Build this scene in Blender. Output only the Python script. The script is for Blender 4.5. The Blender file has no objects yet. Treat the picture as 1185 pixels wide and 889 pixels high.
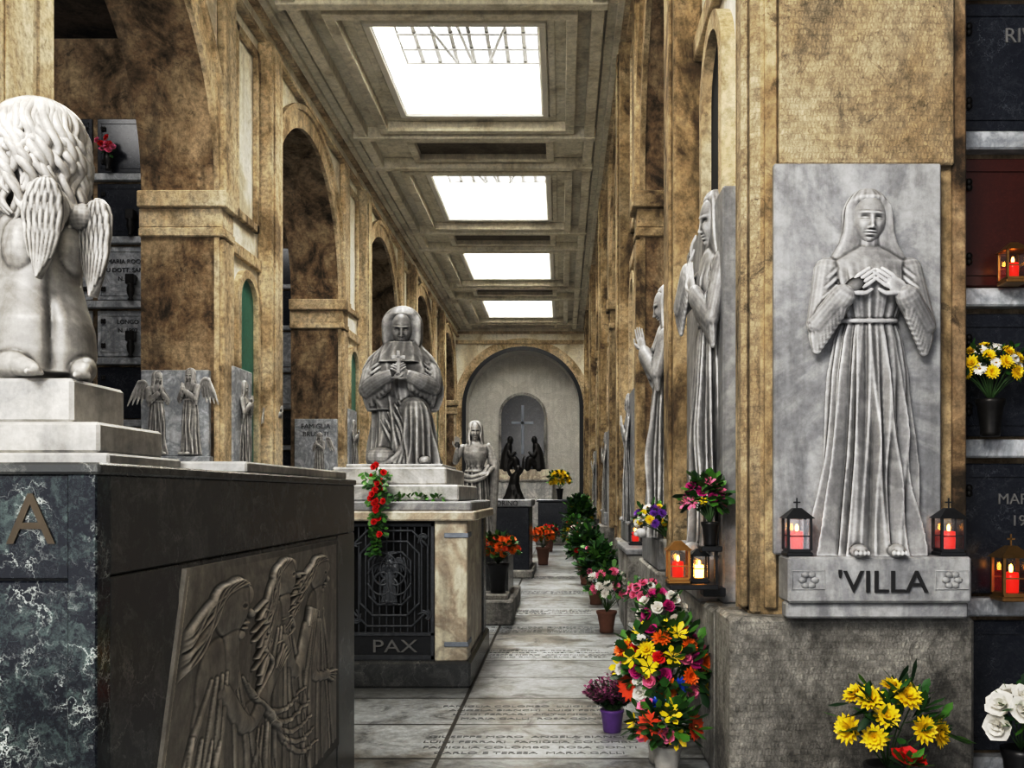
import bpy, math, random
import numpy as np
from mathutils import Vector, Matrix, Euler
random.seed(7); np.random.seed(7)
scene=bpy.context.scene
pi=math.pi

# ------------------------------------------------------------ materials
def newmat(name):
    m=bpy.data.materials.new(name); m.use_nodes=True
    nt=m.node_tree; b=nt.nodes['Principled BSDF']
    return m,nt,b
def nd(nt,t,**k):
    n=nt.nodes.new(t)
    for a,v in k.items():
        if a in n.inputs: n.inputs[a].default_value=v
        else: setattr(n,a,v)
    return n
def ramp(nt,fac,stops):
    r=nt.nodes.new('ShaderNodeValToRGB'); e=r.color_ramp.elements
    while len(e)<len(stops): e.new(0.5)
    for i,(p,c) in enumerate(stops):
        e[i].position=p; e[i].color=(c[0],c[1],c[2],1) if hasattr(c,'__len__') else (c,c,c,1)
    nt.links.new(fac,r.inputs[0]); return r.outputs[0]
def pos(nt,scale=(1,1,1)):
    g=nt.nodes.new('ShaderNodeNewGeometry'); m=nt.nodes.new('ShaderNodeMapping')
    m.inputs['Scale'].default_value=scale
    nt.links.new(g.outputs['Position'],m.inputs['Vector']); return m.outputs[0]
def noise(nt,vec,scale,detail=6,rough=.6,dist=0):
    n=nd(nt,'ShaderNodeTexNoise'); n.inputs['Scale'].default_value=scale; n.inputs['Detail'].default_value=detail
    n.inputs['Roughness'].default_value=rough; n.inputs['Distortion'].default_value=dist
    nt.links.new(vec,n.inputs['Vector']); return n.outputs['Fac']
def mix(nt,fac,a,b,mode='MIX'):
    n=nt.nodes.new('ShaderNodeMix'); n.data_type='RGBA'; n.blend_type=mode
    for s,v in ((0,fac),(6,a),(7,b)):
        if hasattr(v,'is_linked') or hasattr(v,'links'): nt.links.new(v,n.inputs[s])
        elif hasattr(v,'__len__'): n.inputs[s].default_value=(v[0],v[1],v[2],1)
        else: n.inputs[s].default_value=v
    return n.outputs[2]
def bump(nt,b,h,strength=.4,dist=.01):
    n=nt.nodes.new('ShaderNodeBump'); n.inputs['Strength'].default_value=strength; n.inputs['Distance'].default_value=dist
    nt.links.new(h,n.inputs['Height']); nt.links.new(n.outputs[0],b.inputs['Normal'])
def stone(name,c1,c2,c3,scale=1.3,rough=.8,bs=.5,streak=.5,tool=False,fine=14,fm=.7):
    m,nt,b=newmat(name); p=pos(nt)
    n1=noise(nt,pos(nt,(1,1,.75)),scale,10,.68,.5)
    col=ramp(nt,n1,[(.38,c1),(.47,c2),(.62,c3)])
    n2=noise(nt,pos(nt,(2.6,2.6,.55)),1.2,9,.7,.6)
    col=mix(nt,streak,col,ramp(nt,n2,[(.38,.28),(.50,1)]),'MULTIPLY')
    n3=noise(nt,p,fine,9,.8)
    col=mix(nt,fm,col,ramp(nt,n3,[(.38,.45),(.57,1.18)]),'MULTIPLY')
    n4=noise(nt,p,3.6,10,.82,1.0)
    col=mix(nt,min(1,streak*1.4),col,ramp(nt,n4,[(.37,.28),(.44,1),(.60,1),(.68,1.3)]),'MULTIPLY')
    h=noise(nt,p,38,8,.75)
    if tool:
        w=nd(nt,'ShaderNodeTexBrick'); w.inputs['Scale'].default_value=1
        w.inputs['Brick Width'].default_value=.018; w.inputs['Row Height'].default_value=.032; w.inputs['Mortar Size'].default_value=.004
        w.inputs['Mortar Smooth'].default_value=1
        w.inputs['Color1'].default_value=(1,1,1,1); w.inputs['Color2'].default_value=(.45,.45,.45,1); w.inputs['Mortar'].default_value=(.3,.3,.3,1)
        g=nt.nodes.new('ShaderNodeNewGeometry'); s=nt.nodes.new('ShaderNodeSeparateXYZ'); nt.links.new(g.outputs['Position'],s.inputs[0])
        a=nd(nt,'ShaderNodeMath',operation='ADD'); nt.links.new(s.outputs[0],a.inputs[0]); nt.links.new(s.outputs[1],a.inputs[1])
        nz_=noise(nt,p,18,6,.7)
        k=nd(nt,'ShaderNodeMath',operation='MULTIPLY_ADD'); k.inputs[1].default_value=.06; nt.links.new(nz_,k.inputs[0]); nt.links.new(a.outputs[0],k.inputs[2])
        k2=nd(nt,'ShaderNodeMath',operation='MULTIPLY_ADD'); k2.inputs[1].default_value=.04; nt.links.new(nz_,k2.inputs[0]); nt.links.new(s.outputs[2],k2.inputs[2])
        c=nt.nodes.new('ShaderNodeCombineXYZ'); nt.links.new(k.outputs[0],c.inputs[0]); nt.links.new(k2.outputs[0],c.inputs[1])
        nt.links.new(c.outputs[0],w.inputs['Vector'])
        h=mix(nt,.5,h,w.outputs['Color'],'MULTIPLY')
        col=mix(nt,.42,col,w.outputs['Color'],'MULTIPLY')
    nt.links.new(col,b.inputs['Base Color']); b.inputs['Roughness'].default_value=rough
    bump(nt,b,h,bs,.014); return m
def marble(name,base,vein,scale=2.0,rough=.4,amount=.5,dirt_shade=None,dirt_shade_pos=.495,st_=.4):
    m,nt,b=newmat(name); p=pos(nt)
    n1=noise(nt,p,scale,8,.6,1.6)
    v=ramp(nt,n1,[(.40,1),(.49,0),(.52,0),(.62,1)])
    col=mix(nt,v,vein,base)
    n2=noise(nt,p,scale*.7,5,.6)
    col=mix(nt,amount,col,ramp(nt,n2,[(.3,.5),(.7,1.2)]),'MULTIPLY')
    st=noise(nt,pos(nt,(7,7,.6)),1.5,6,.65)
    col=mix(nt,st_,col,ramp(nt,st,[(.36,.42),(.55,1)]),'MULTIPLY')
    n3=noise(nt,p,22,8,.75)
    col=mix(nt,.45,col,ramp(nt,n3,[(.35,.5),(.6,1.15)]),'MULTIPLY')
    if dirt_shade is not None:
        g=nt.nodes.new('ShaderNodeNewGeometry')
        pt=ramp(nt,g.outputs['Pointiness'],[(dirt_shade_pos-.04,dirt_shade),(dirt_shade_pos-.008,.45),(dirt_shade_pos+.010,.95),(dirt_shade_pos+.04,1.6)])  # creases darkened and ridges lightened in the colour: painted shading plus grime
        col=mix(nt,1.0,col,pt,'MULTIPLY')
    nt.links.new(col,b.inputs['Base Color']); b.inputs['Roughness'].default_value=rough
    bump(nt,b,noise(nt,p,60,6,.6),.15,.006); return m
def veined(name,base,cloud,vein,scale=3,rough=.15,cl=.5,vw=.05,vs=1.0):
    m,nt,b=newmat(name); p=pos(nt)
    nn=nd(nt,'ShaderNodeTexNoise'); nn.inputs['Scale'].default_value=scale*.9; nn.inputs['Detail'].default_value=8; nn.inputs['Roughness'].default_value=.65; nt.links.new(p,nn.inputs['Vector'])
    mm=nt.nodes.new('ShaderNodeMix'); mm.data_type='RGBA'; mm.blend_type='ADD'; mm.inputs[0].default_value=.6
    nt.links.new(p,mm.inputs[6]); nt.links.new(nn.outputs['Color'],mm.inputs[7])
    def vor(s,w):
        vo=nd(nt,'ShaderNodeTexVoronoi',feature='DISTANCE_TO_EDGE'); vo.inputs['Scale'].default_value=s
        nt.links.new(mm.outputs[2],vo.inputs['Vector']); return ramp(nt,vo.outputs['Distance'],[(0,1),(w,0)])
    msk=ramp(nt,noise(nt,p,scale*1.1,5,.6,.5),[(.45,0),(.66,1)])
    clm=ramp(nt,noise(nt,mm.outputs[2],scale*2.2,12,.82,.8),[(.48,0),(.66,1)])
    c=mix(nt,mix(nt,cl,(0,0,0),clm),base,cloud)
    v1=mix(nt,1.0,vor(scale*1.6,vw),msk,'MULTIPLY'); v1=mix(nt,vs,(0,0,0),v1)
    c=mix(nt,v1,c,vein)
    v2=mix(nt,.45*vs,(0,0,0),vor(scale*4.5,vw*.8))
    v2=mix(nt,1.0,v2,msk,'MULTIPLY')
    c=mix(nt,v2,c,vein)
    nt.links.new(c,b.inputs['Base Color']); b.inputs['Roughness'].default_value=rough; return m
def plain(name,c,rough=.6,metal=0,var=.25,emit=0):
    m,nt,b=newmat(name); p=pos(nt)
    n=noise(nt,p,25,4)
    col=mix(nt,var,c,ramp(nt,n,[(.3,.4),(.7,1.3)]),'MULTIPLY')
    nt.links.new(col,b.inputs['Base Color']); b.inputs['Roughness'].default_value=rough; b.inputs['Metallic'].default_value=metal
    if emit:
        b.inputs['Emission Color'].default_value=(c[0],c[1],c[2],1); b.inputs['Emission Strength'].default_value=emit
    return m

TAN=stone('tan_stone',(.30,.225,.135),(.58,.47,.31),(.74,.65,.49),1.1,.85,.8,.40)
TANR=stone('tan_stone_worn',(.12,.082,.045),(.38,.29,.17),(.60,.50,.34),1.3,.85,.9,.55)
TOOL=stone('tooled_tan_stone',(.16,.115,.07),(.44,.345,.215),(.64,.545,.395),.9,.9,.9,.55,True)
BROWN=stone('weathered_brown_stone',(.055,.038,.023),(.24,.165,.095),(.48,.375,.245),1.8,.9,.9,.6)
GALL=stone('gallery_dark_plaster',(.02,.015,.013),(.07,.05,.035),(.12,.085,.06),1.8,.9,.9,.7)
CREAM=stone('cream_plaster',(.66,.60,.47),(.90,.86,.75),(.94,.92,.85),.7,.85,.3,.2,False,14,.3)
CEIL=stone('ceiling_plaster',(.58,.53,.43),(.79,.75,.64),(.88,.84,.74),.8,.9,.4,.18,False,9,.35)
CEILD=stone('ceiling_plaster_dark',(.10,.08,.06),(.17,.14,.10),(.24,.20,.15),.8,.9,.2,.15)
GREYST=stone('grey_plinth_stone',(.14,.135,.125),(.31,.30,.285),(.48,.47,.44),1.5,.85,1,.45,False,22)
GREYT=stone('grey_tooled_stone',(.10,.095,.085),(.26,.25,.23),(.47,.455,.42),2.5,.9,1.0,.5,True,30)
SLAB=marble('grey_marble_slab',(.45,.455,.465),(.31,.315,.33),1.2,.5,.6)
WHITE=marble('white_marble',(.66,.65,.63),(.46,.46,.46),1.5,.4,.5)
LEDGE=marble('ledge_marble',(.62,.64,.67),(.38,.40,.43),3,.4,.4)
IVORY=marble('ivory_marble',(.78,.74,.62),(.52,.45,.36),1.4,.4,.5)
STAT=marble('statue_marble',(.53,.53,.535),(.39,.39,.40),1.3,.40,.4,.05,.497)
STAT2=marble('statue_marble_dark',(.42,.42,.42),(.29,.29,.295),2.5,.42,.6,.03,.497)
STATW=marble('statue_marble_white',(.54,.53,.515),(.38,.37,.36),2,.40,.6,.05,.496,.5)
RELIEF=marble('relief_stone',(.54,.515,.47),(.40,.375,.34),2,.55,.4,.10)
NICHE=marble('niche_plaster',(.70,.69,.66),(.62,.61,.58),1,.8,.2,None,.49,.15)
BLACKV=veined('black_veined_marble',(.007,.009,.016),(.10,.135,.13),(.60,.64,.62),4.2,.12,1.0,.030,1.0)
GREYV=veined('dark_grey_marble',(.062,.065,.068),(.18,.185,.18),(.40,.41,.40),2.4,.25,.9,.018,.6)
DARKM=veined('navy_granite',(.018,.021,.032),(.065,.075,.09),(.18,.2,.23),5,.22,.6,.02)
REDG=veined('red_granite',(.06,.012,.009),(.13,.032,.022),(.03,.01,.01),14,.3,.9,.05)
BRONZE=plain('dark_bronze',(.035,.033,.032),.4,.7,.5)
IRON=plain('black_iron',(.035,.037,.042),.4,.4,.4)
GATEI=plain('grey_blue_iron',(.085,.092,.105),.4,.3,.6)
STEEL=plain('skylight_bar_paint',(.10,.10,.10),.6)
BRASS=plain('brass',(.42,.25,.09),.4,.9)
STRAP=plain('grey_strap',(.28,.31,.36),.5,.2)
LETTER=plain('dark_letter',(.02,.02,.022),.5)
LETG=plain('bronze_letter',(.085,.068,.05),.6,.2)
LETP=plain('gate_letter',(.22,.22,.22),.5,.2)
LETGREY=plain('grey_inscription',(.17,.175,.18),.7)
FRAMEW=plain('skylight_plaster',(.85,.83,.77),.8,0,.1)
GREENGL=plain('green_niche_glass',(.06,.22,.17),.3,0,.4)
DARKIN=plain('dark_recess',(.012,.013,.015),.8)
LEAF=[plain('leaf_green',(.03,.12,.02),.5),plain('leaf_light',(.08,.22,.03),.5),plain('leaf_dark',(.012,.05,.014),.5)]
STEM=plain('stem',(.05,.12,.03),.6)
def pm(n,c): return plain('petal_'+n,c,.5,0,.35)
YEL=pm('yellow',(.88,.66,.02)); RED=pm('red',(.62,.015,.015)); WHT=pm('white',(.85,.83,.78)); PNK=pm('pink',(.80,.22,.38))
MAG=pm('magenta',(.45,.02,.20)); ORG=pm('orange',(.85,.20,.015)); PUR=pm('purple',(.22,.06,.42)); BLU=pm('blue',(.05,.16,.75)); HEA=pm('heather',(.26,.05,.15)); CORAL=pm('coral',(.8,.1,.03))
POTP=plain('purple_pot',(.16,.07,.28),.4); POTW=plain('stone_vase',(.42,.41,.39),.7); POTB=plain('black_vase',(.02,.02,.022),.35,.3); POTC=plain('terracotta',(.18,.08,.05),.8)
FLAME=plain('candle_flame',(1,.45,.08),.5,0,0,14)
CANDR=plain('red_candle',(.8,.03,.015),.3,0,.1,.9)
def glass():
    m,nt,b=newmat('clear_glass'); out=nt.nodes['Material Output']
    t=nt.nodes.new('ShaderNodeBsdfTransparent'); g=nt.nodes.new('ShaderNodeBsdfGlossy'); g.inputs['Roughness'].default_value=.1
    x=nt.nodes.new('ShaderNodeMixShader'); x.inputs[0].default_value=.12
    nt.links.new(t.outputs[0],x.inputs[1]); nt.links.new(g.outputs[0],x.inputs[2]); nt.links.new(x.outputs[0],out.inputs[0]); return m
GLASS=glass()
def floor_mat():
    m,nt,b=newmat('marble_floor'); 
    g=nt.nodes.new('ShaderNodeNewGeometry'); mp=nt.nodes.new('ShaderNodeMapping'); nt.links.new(g.outputs['Position'],mp.inputs[0]); mp.inputs['Location'].default_value=(.75,.2,0)
    br=nd(nt,'ShaderNodeTexBrick'); br.inputs['Scale'].default_value=1; br.inputs['Brick Width'].default_value=2.6; br.inputs['Row Height'].default_value=.85
    br.inputs['Mortar Size'].default_value=.016; br.offset=.0; br.inputs['Mortar Smooth'].default_value=.2
    br.inputs['Color1'].default_value=(.50,.525,.555,1); br.inputs['Color2'].default_value=(.24,.255,.275,1); br.inputs['Mortar'].default_value=(.05,.047,.04,1)
    nt.links.new(mp.outputs[0],br.inputs['Vector'])
    p=pos(nt); n1=noise(nt,p,2.6,10,.72,1.2)
    c=mix(nt,.95,br.outputs['Color'],ramp(nt,n1,[(.36,(.32,.31,.29)),(.47,(.85,.84,.81)),(.66,(1.18,1.18,1.15))]),'MULTIPLY')
    n2=noise(nt,pos(nt),.8,8,.7)
    c=mix(nt,.85,c,ramp(nt,n2,[(.40,(.42,.37,.30)),(.50,(1,1,1))]),'MULTIPLY')
    n3=noise(nt,pos(nt),16,8,.75)
    c=mix(nt,.6,c,ramp(nt,n3,[(.35,.5),(.6,1.12)]),'MULTIPLY')
    nt.links.new(c,b.inputs['Base Color']); b.inputs['Roughness'].default_value=.35
    bump(nt,b,noise(nt,pos(nt),18,5),.12,.01); return m
FLOOR=floor_mat()

# ------------------------------------------------------------ mesh builder
class B:
    def __init__(s,name='t'): s.n=name; s.V=[]; s.F=[]; s.M=[]; s.S=[]; s.mats=[]; s.c=0
    def add(s,V,F,mat=None,smooth=True):
        V=np.asarray(V,float)
        if mat not in s.mats: s.mats.append(mat)
        k=s.mats.index(mat); c=s.c
        s.V.append(V); s.F.extend([tuple(int(i)+c for i in f) for f in F]); s.M.extend([k]*len(F)); s.S.extend([smooth]*len(F)); s.c+=len(V)
    def verts(s): return np.vstack(s.V)
    def mesh(s):
        me=bpy.data.meshes.new(s.n); me.from_pydata(s.verts().tolist(),[],s.F); return me
    def done(s,parent=None,origin=True):
        V=s.verts(); o=np.zeros(3)
        if origin:
            a=V.min(0); z=V.max(0); o=np.array([(a[0]+z[0])/2,(a[1]+z[1])/2,a[2]])
        me=bpy.data.meshes.new(s.n); me.from_pydata((V-o).tolist(),[],s.F)
        for m in s.mats: me.materials.append(m)
        me.polygons.foreach_set('material_index',s.M); me.polygons.foreach_set('use_smooth',s.S); me.update()
        ob=bpy.data.objects.new(s.n,me); ob.location=o; scene.collection.objects.link(ob)
        if parent: ob.parent=parent
        return ob
    def box(s,x0,x1,y0,y1,z0,z1,mat,bev=0):
        if x0>x1:x0,x1=x1,x0
        if y0>y1:y0,y1=y1,y0
        if bev<=0:
            V=[(x,y,z) for z in (z0,z1) for y in (y0,y1) for x in (x0,x1)]
            F=[(0,2,3,1),(4,5,7,6),(0,1,5,4),(2,6,7,3),(0,4,6,2),(1,3,7,5)]
            s.add(V,F,mat,False); return
        e=bev; V=[];idx={}
        for zi in (0,1):
            for yi in (0,1):
                for xi in (0,1):
                    X=(x0,x1)[xi];Y=(y0,y1)[yi];Z=(z0,z1)[zi]; dx=e*(1-2*xi);dy=e*(1-2*yi);dz=e*(1-2*zi)
                    for a,(px,py,pz) in enumerate(((X,Y+dy,Z+dz),(X+dx,Y,Z+dz),(X+dx,Y+dy,Z))):
                        idx[(xi,yi,zi,a)]=len(V); V.append((px,py,pz))
        F=[]
        for sgn in (0,1):
            q=[idx[(sgn,y,z,0)] for y,z in ((0,0),(1,0),(1,1),(0,1))]; F.append(q if sgn else q[::-1])
            q=[idx[(x,sgn,z,1)] for x,z in ((0,0),(1,0),(1,1),(0,1))]; F.append(q[::-1] if sgn else q)
            q=[idx[(x,y,sgn,2)] for x,y in ((0,0),(1,0),(1,1),(0,1))]; F.append(q if sgn else q[::-1])
        for a in (0,1):
            for c in (0,1):
                F.append([idx[(0,a,c,1)],idx[(1,a,c,1)],idx[(1,a,c,2)],idx[(0,a,c,2)]])
                F.append([idx[(a,0,c,0)],idx[(a,1,c,0)],idx[(a,1,c,2)],idx[(a,0,c,2)]])
                F.append([idx[(a,c,0,0)],idx[(a,c,1,0)],idx[(a,c,1,1)],idx[(a,c,0,1)]])
        for x in (0,1):
            for y in (0,1):
                for z in (0,1): F.append([idx[(x,y,z,0)],idx[(x,y,z,1)],idx[(x,y,z,2)]])
        s.add(V,F,mat,False)
    def loft(s,R,mat=None,cap=True):
        n,m,_=R.shape; V=R.reshape(-1,3); I=np.arange(n-1)[:,None]*m; J=np.arange(m)[None,:]; J2=(J+1)%m
        F=np.stack([I+J,I+J2,I+m+J2,I+m+J],-1).reshape(-1,4).tolist()
        if cap:
            V=np.vstack([V,R[0].mean(0),R[-1].mean(0)]); c0=n*m;c1=c0+1
            F+= [(c0,(j+1)%m,j) for j in range(m)]+[(c1,(n-1)*m+j,(n-1)*m+(j+1)%m) for j in range(m)]
        s.add(V,F,mat,True)
    def tube(s,pts,rad,mat=None,seg=10,sub=4,round_=True):
        P=np.asarray(pts,float); r=np.asarray(rad,float) if hasattr(rad,'__len__') else np.full(len(P),float(rad))
        if len(P)>2 and sub>1:
            Q=[];q=[];n=len(P)
            for i in range(n-1):
                p0=P[max(i-1,0)];p1=P[i];p2=P[i+1];p3=P[min(i+2,n-1)]
                for t in np.linspace(0,1,sub,endpoint=False):
                    Q.append(.5*((2*p1)+(-p0+p2)*t+(2*p0-5*p1+4*p2-p3)*t*t+(-p0+3*p1-3*p2+p3)*t**3)); q.append(r[i]*(1-t)+r[i+1]*t)
            Q.append(P[-1]);q.append(r[-1]); P=np.array(Q);r=np.array(q)
        T=np.gradient(P,axis=0); T/=np.linalg.norm(T,axis=1)[:,None]+1e-9
        if round_:
            A=[(1,.0),( .87,.5),(.5,.87)]
            pre=[P[0]-T[0]*r[0]*a for a,_ in A]; prer=[max(r[0]*c,r[0]*.08) for _,c in A]
            post=[P[-1]+T[-1]*r[-1]*a for a,_ in A[::-1]]; postr=[max(r[-1]*c,r[-1]*.08) for _,c in A[::-1]]
            P=np.vstack([pre,P,post]); r=np.concatenate([prer,r,postr]); T=np.vstack([[T[0]]*3,T,[T[-1]]*3])
        up=np.array([0,0,1.]) if abs(T[0][2])<.9 else np.array([0,1.,0])
        nrm=np.cross(up,T[0]); nrm/=np.linalg.norm(nrm)
        th=np.linspace(0,2*pi,seg,endpoint=False); R=[]
        for i in range(len(P)):
            nrm=nrm-T[i]*nrm.dot(T[i]); nrm/=np.linalg.norm(nrm)+1e-9; bb=np.cross(T[i],nrm)
            R.append(P[i]+r[i]*(np.cos(th)[:,None]*nrm+np.sin(th)[:,None]*bb))
        s.loft(np.array(R),mat)
    def ell(s,c,r,mat=None,Rm=None,seg=18):
        ph=np.linspace(-pi/2+.05,pi/2-.05,seg//2+2); th=np.linspace(0,2*pi,seg,endpoint=False)
        L=np.stack([np.cos(ph)[:,None]*np.cos(th)[None,:],np.cos(ph)[:,None]*np.sin(th)[None,:],np.repeat(np.sin(ph)[:,None],seg,1)],-1)*np.array(r)
        if Rm is not None: L=L@np.array(Rm).T
        s.loft(L+np.array(c),mat)
    def lathe(s,c,prof,mat,seg=20):
        th=np.linspace(0,2*pi,seg,endpoint=False)
        s.loft(np.array([[(c[0]+r*math.cos(t),c[1]+r*math.sin(t),c[2]+z) for t in th] for r,z in prof]),mat)
    def merge(s,o,M=None,mat=None):
        V=o.verts()
        if M is not None:
            M=np.array(M); V=V@M[:3,:3].T+M[:3,3]
        c=s.c
        ks=[]
        for m in o.mats:
            mm=mat if mat is not None else m
            if mm not in s.mats: s.mats.append(mm)
            ks.append(s.mats.index(mm))
        s.V.append(V); s.F.extend([tuple(i+c for i in f) for f in o.F]); s.M.extend([ks[k] for k in o.M]); s.S.extend(o.S); s.c+=len(V)
def M4(loc=(0,0,0),rz=0,sc=(1,1,1),rx=0,ry=0,post=(1,1,1)):
    return Matrix.Translation(loc)@Matrix.Diagonal((*post,1))@Matrix.Rotation(rz,4,'Z')@Matrix.Rotation(ry,4,'Y')@Matrix.Rotation(rx,4,'X')@Matrix.Diagonal((*sc,1))
def remesh(b,vox,sm=2,mat=None):
    me=b.mesh(); ob=bpy.data.objects.new('tmp',me); scene.collection.objects.link(ob)
    r=ob.modifiers.new('r','REMESH'); r.mode='VOXEL'; r.voxel_size=vox
    if sm:
        q=ob.modifiers.new('s','SMOOTH'); q.factor=.5; q.iterations=sm
    dg=bpy.context.evaluated_depsgraph_get(); ev=ob.evaluated_get(dg); m=ev.to_mesh()
    n=len(m.vertices); co=np.empty(n*3); m.vertices.foreach_get('co',co)
    F=[tuple(p.vertices) for p in m.polygons]
    ev.to_mesh_clear(); bpy.data.objects.remove(ob); bpy.data.meshes.remove(me)
    o=B(b.n); o.add(co.reshape(-1,3),F,mat,True); return o
def text(b,s,size,loc,rot,mat,ext=.004,align='CENTER',sx=1):
    cu=bpy.data.curves.new('t','FONT'); cu.body=s; cu.size=size; cu.extrude=ext; cu.align_x=align; cu.resolution_u=3
    ob=bpy.data.objects.new('t',cu); scene.collection.objects.link(ob)
    dg=bpy.context.evaluated_depsgraph_get(); ev=ob.evaluated_get(dg); m=ev.to_mesh()
    n=len(m.vertices); co=np.empty(n*3); m.vertices.foreach_get('co',co); F=[tuple(p.vertices) for p in m.polygons]
    ev.to_mesh_clear(); bpy.data.objects.remove(ob); bpy.data.curves.remove(cu)
    co=co.reshape(-1,3)*np.array([sx,1,1])
    R=np.array(Euler(rot).to_matrix()); b.add(co@R.T+np.array(loc),F,mat,False)
def extr(b,pts,axis,a0,a1,matface,matside):
    n=len(pts)
    def P(p,a): return (a,p[0],p[1]) if axis=='x' else (p[0],a,p[1])
    V=[P(p,a0) for p in pts]+[P(p,a1) for p in pts]
    b.add(V,[tuple(range(n)),tuple(range(2*n-1,n-1,-1))],matface,False)
    b.add(V,[(i,(i+1)%n,n+(i+1)%n,n+i) for i in range(n)],matside,False)
def archring(b,axis,c,zs,r0,r1,a0,a1,mat,n=40,leg=0):
    pin=[(c-r0,zs-leg)]+[(c+r0*math.cos(t),zs+r0*math.sin(t)) for t in np.linspace(pi,0,n)]+[(c+r0,zs-leg)]
    pout=[(c-r1,zs-leg)]+[(c+r1*math.cos(t),zs+r1*math.sin(t)) for t in np.linspace(pi,0,n)]+[(c+r1,zs-leg)]
    N=len(pin)
    def P(p,a): return (a,p[0],p[1]) if axis=='x' else (p[0],a,p[1])
    V=[P(p,a0) for p in pin]+[P(p,a0) for p in pout]+[P(p,a1) for p in pin]+[P(p,a1) for p in pout]
    F=[]
    for i in range(N-1):
        F+=[(i,i+1,N+i+1,N+i),(2*N+i,3*N+i,3*N+i+1,2*N+i+1),(i,2*N+i,2*N+i+1,i+1),(N+i,N+i+1,3*N+i+1,3*N+i)]
    F+=[(0,N,3*N,2*N),(N-1,3*N-1,4*N-1,2*N-1)]
    b.add(V,F,mat,False)

# ------------------------------------------------------------ architecture
H=9.0; XL=-4.6; XR=1.09; YE=41.5; ZS=5.7; R=2.4
ks=[0,1,2,3,4]
LC=[3.25]+[10.25+7*k for k in ks]
RC=[2.6]+[10.25+7*k for k in ks]
def wallpoly(cs,y0,y1,n=36):
    p=[(y0,0)]
    for c in cs:
        p.append((c-R,0)); p+=[(c+R*math.cos(t),ZS+R*math.sin(t)) for t in np.linspace(pi,0,n)]; p.append((c+R,0))
    p+=[(y1,0),(y1,H),(y0,H)]; return p
def arcade(name,cs,xf,xb,sg):
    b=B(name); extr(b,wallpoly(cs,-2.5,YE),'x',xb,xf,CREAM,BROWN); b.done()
    t=B('trim_arcade_'+name[5:])
    PIL=TAN if sg>0 else TANR
    def px(p): return xf+sg*p
    for c in cs:
        archring(t,'x',c,ZS,R-.02,R+.36,xf-sg*.02,px(.05),PIL,leg=ZS-.95)
        archring(t,'x',c,ZS,R+.28,R+.38,px(.05),px(.10),PIL,leg=0)
        for e,d in ((c-R,-1),(c+R,1)):
            for (z0,z1,o) in ((5.02,5.14,.05),(5.14,5.40,.03),(5.40,5.62,.10)):
                t.box(xb-sg*.02,px(.06+o),e-d*o,e+d*.42,z0,z1,PIL,.015)
    piers=[(cs[i]+R,cs[i+1]-R) for i in range(len(cs)-1)]
    for (a,e) in piers:
        t.box(xf,px(.10),a+.02,a+.42,.9,5.0,PIL,.012)
        t.box(xf,px(.22),e-.48,e+.10,.9,8.45,PIL,.02)
        t.box(px(.22),px(.25),e-.38,e-.02,1.1,8.3,PIL,.01)
        t.box(xf,px(.12),a+.02,a+.46,5.62,8.45,PIL,.02)
        t.box(xf,px(.07),a+.46,e-.48,4.95,5.12,TAN,.01)
        y0=a+.62;y1=e-.6
        for (ya,yb,za,zb) in ((y0,y1,8.1,8.22),(y0,y1,5.5,5.62),(y0,y0+.1,5.5,8.2),(y1-.1,y1,5.5,8.2)):
            t.box(xf,px(.07),ya,yb,za,zb,TAN,.01)
        nc=(y0+y1)/2; nr=.36
        archring(t,'x',nc,4.35,nr,nr+.12,xf-sg*.0,px(.09),TAN,20,leg=3.0)
        pts=[(nc-nr,1.35)]+[(nc+nr*math.cos(q),4.35+nr*math.sin(q)) for q in np.linspace(pi,0,20)]+[(nc+nr,1.35)]
        extr(t,pts,'x',xf,px(.02),GREENGL if sg>0 else DARKIN,DARKIN)
    t.box(xf,px(.12),-2.5,YE,8.45,8.53,TAN,.01)
    t.box(xf,px(.06),-2.5,YE,8.53,8.75,CREAM)
    t.box(xf,px(.16),-2.5,YE,8.75,8.82,TAN)
    t.box(xf,px(.26),-2.5,YE,8.82,8.91,CEIL,.01)
    t.box(xf,px(.40),-2.5,YE,8.91,H,CEIL,.01)
    if sg>0: t.box(xf,px(.22),7.96,8.22,.9,8.45,TAN,.02)
    t.done()
    return piers
PL=arcade('wall_left',LC,XL,XL-1.0,1)
PR=arcade('wall_right',RC,XR,XR+1.0,-1)

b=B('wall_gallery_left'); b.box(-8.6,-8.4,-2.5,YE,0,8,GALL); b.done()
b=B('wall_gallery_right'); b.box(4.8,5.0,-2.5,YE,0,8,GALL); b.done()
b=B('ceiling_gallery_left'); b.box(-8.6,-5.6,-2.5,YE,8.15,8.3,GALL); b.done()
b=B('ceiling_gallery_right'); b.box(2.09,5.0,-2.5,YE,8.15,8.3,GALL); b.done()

b=B('floor'); b.box(-8.6,5.0,-4,44.5,-.2,0,FLOOR); b.done()

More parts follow.
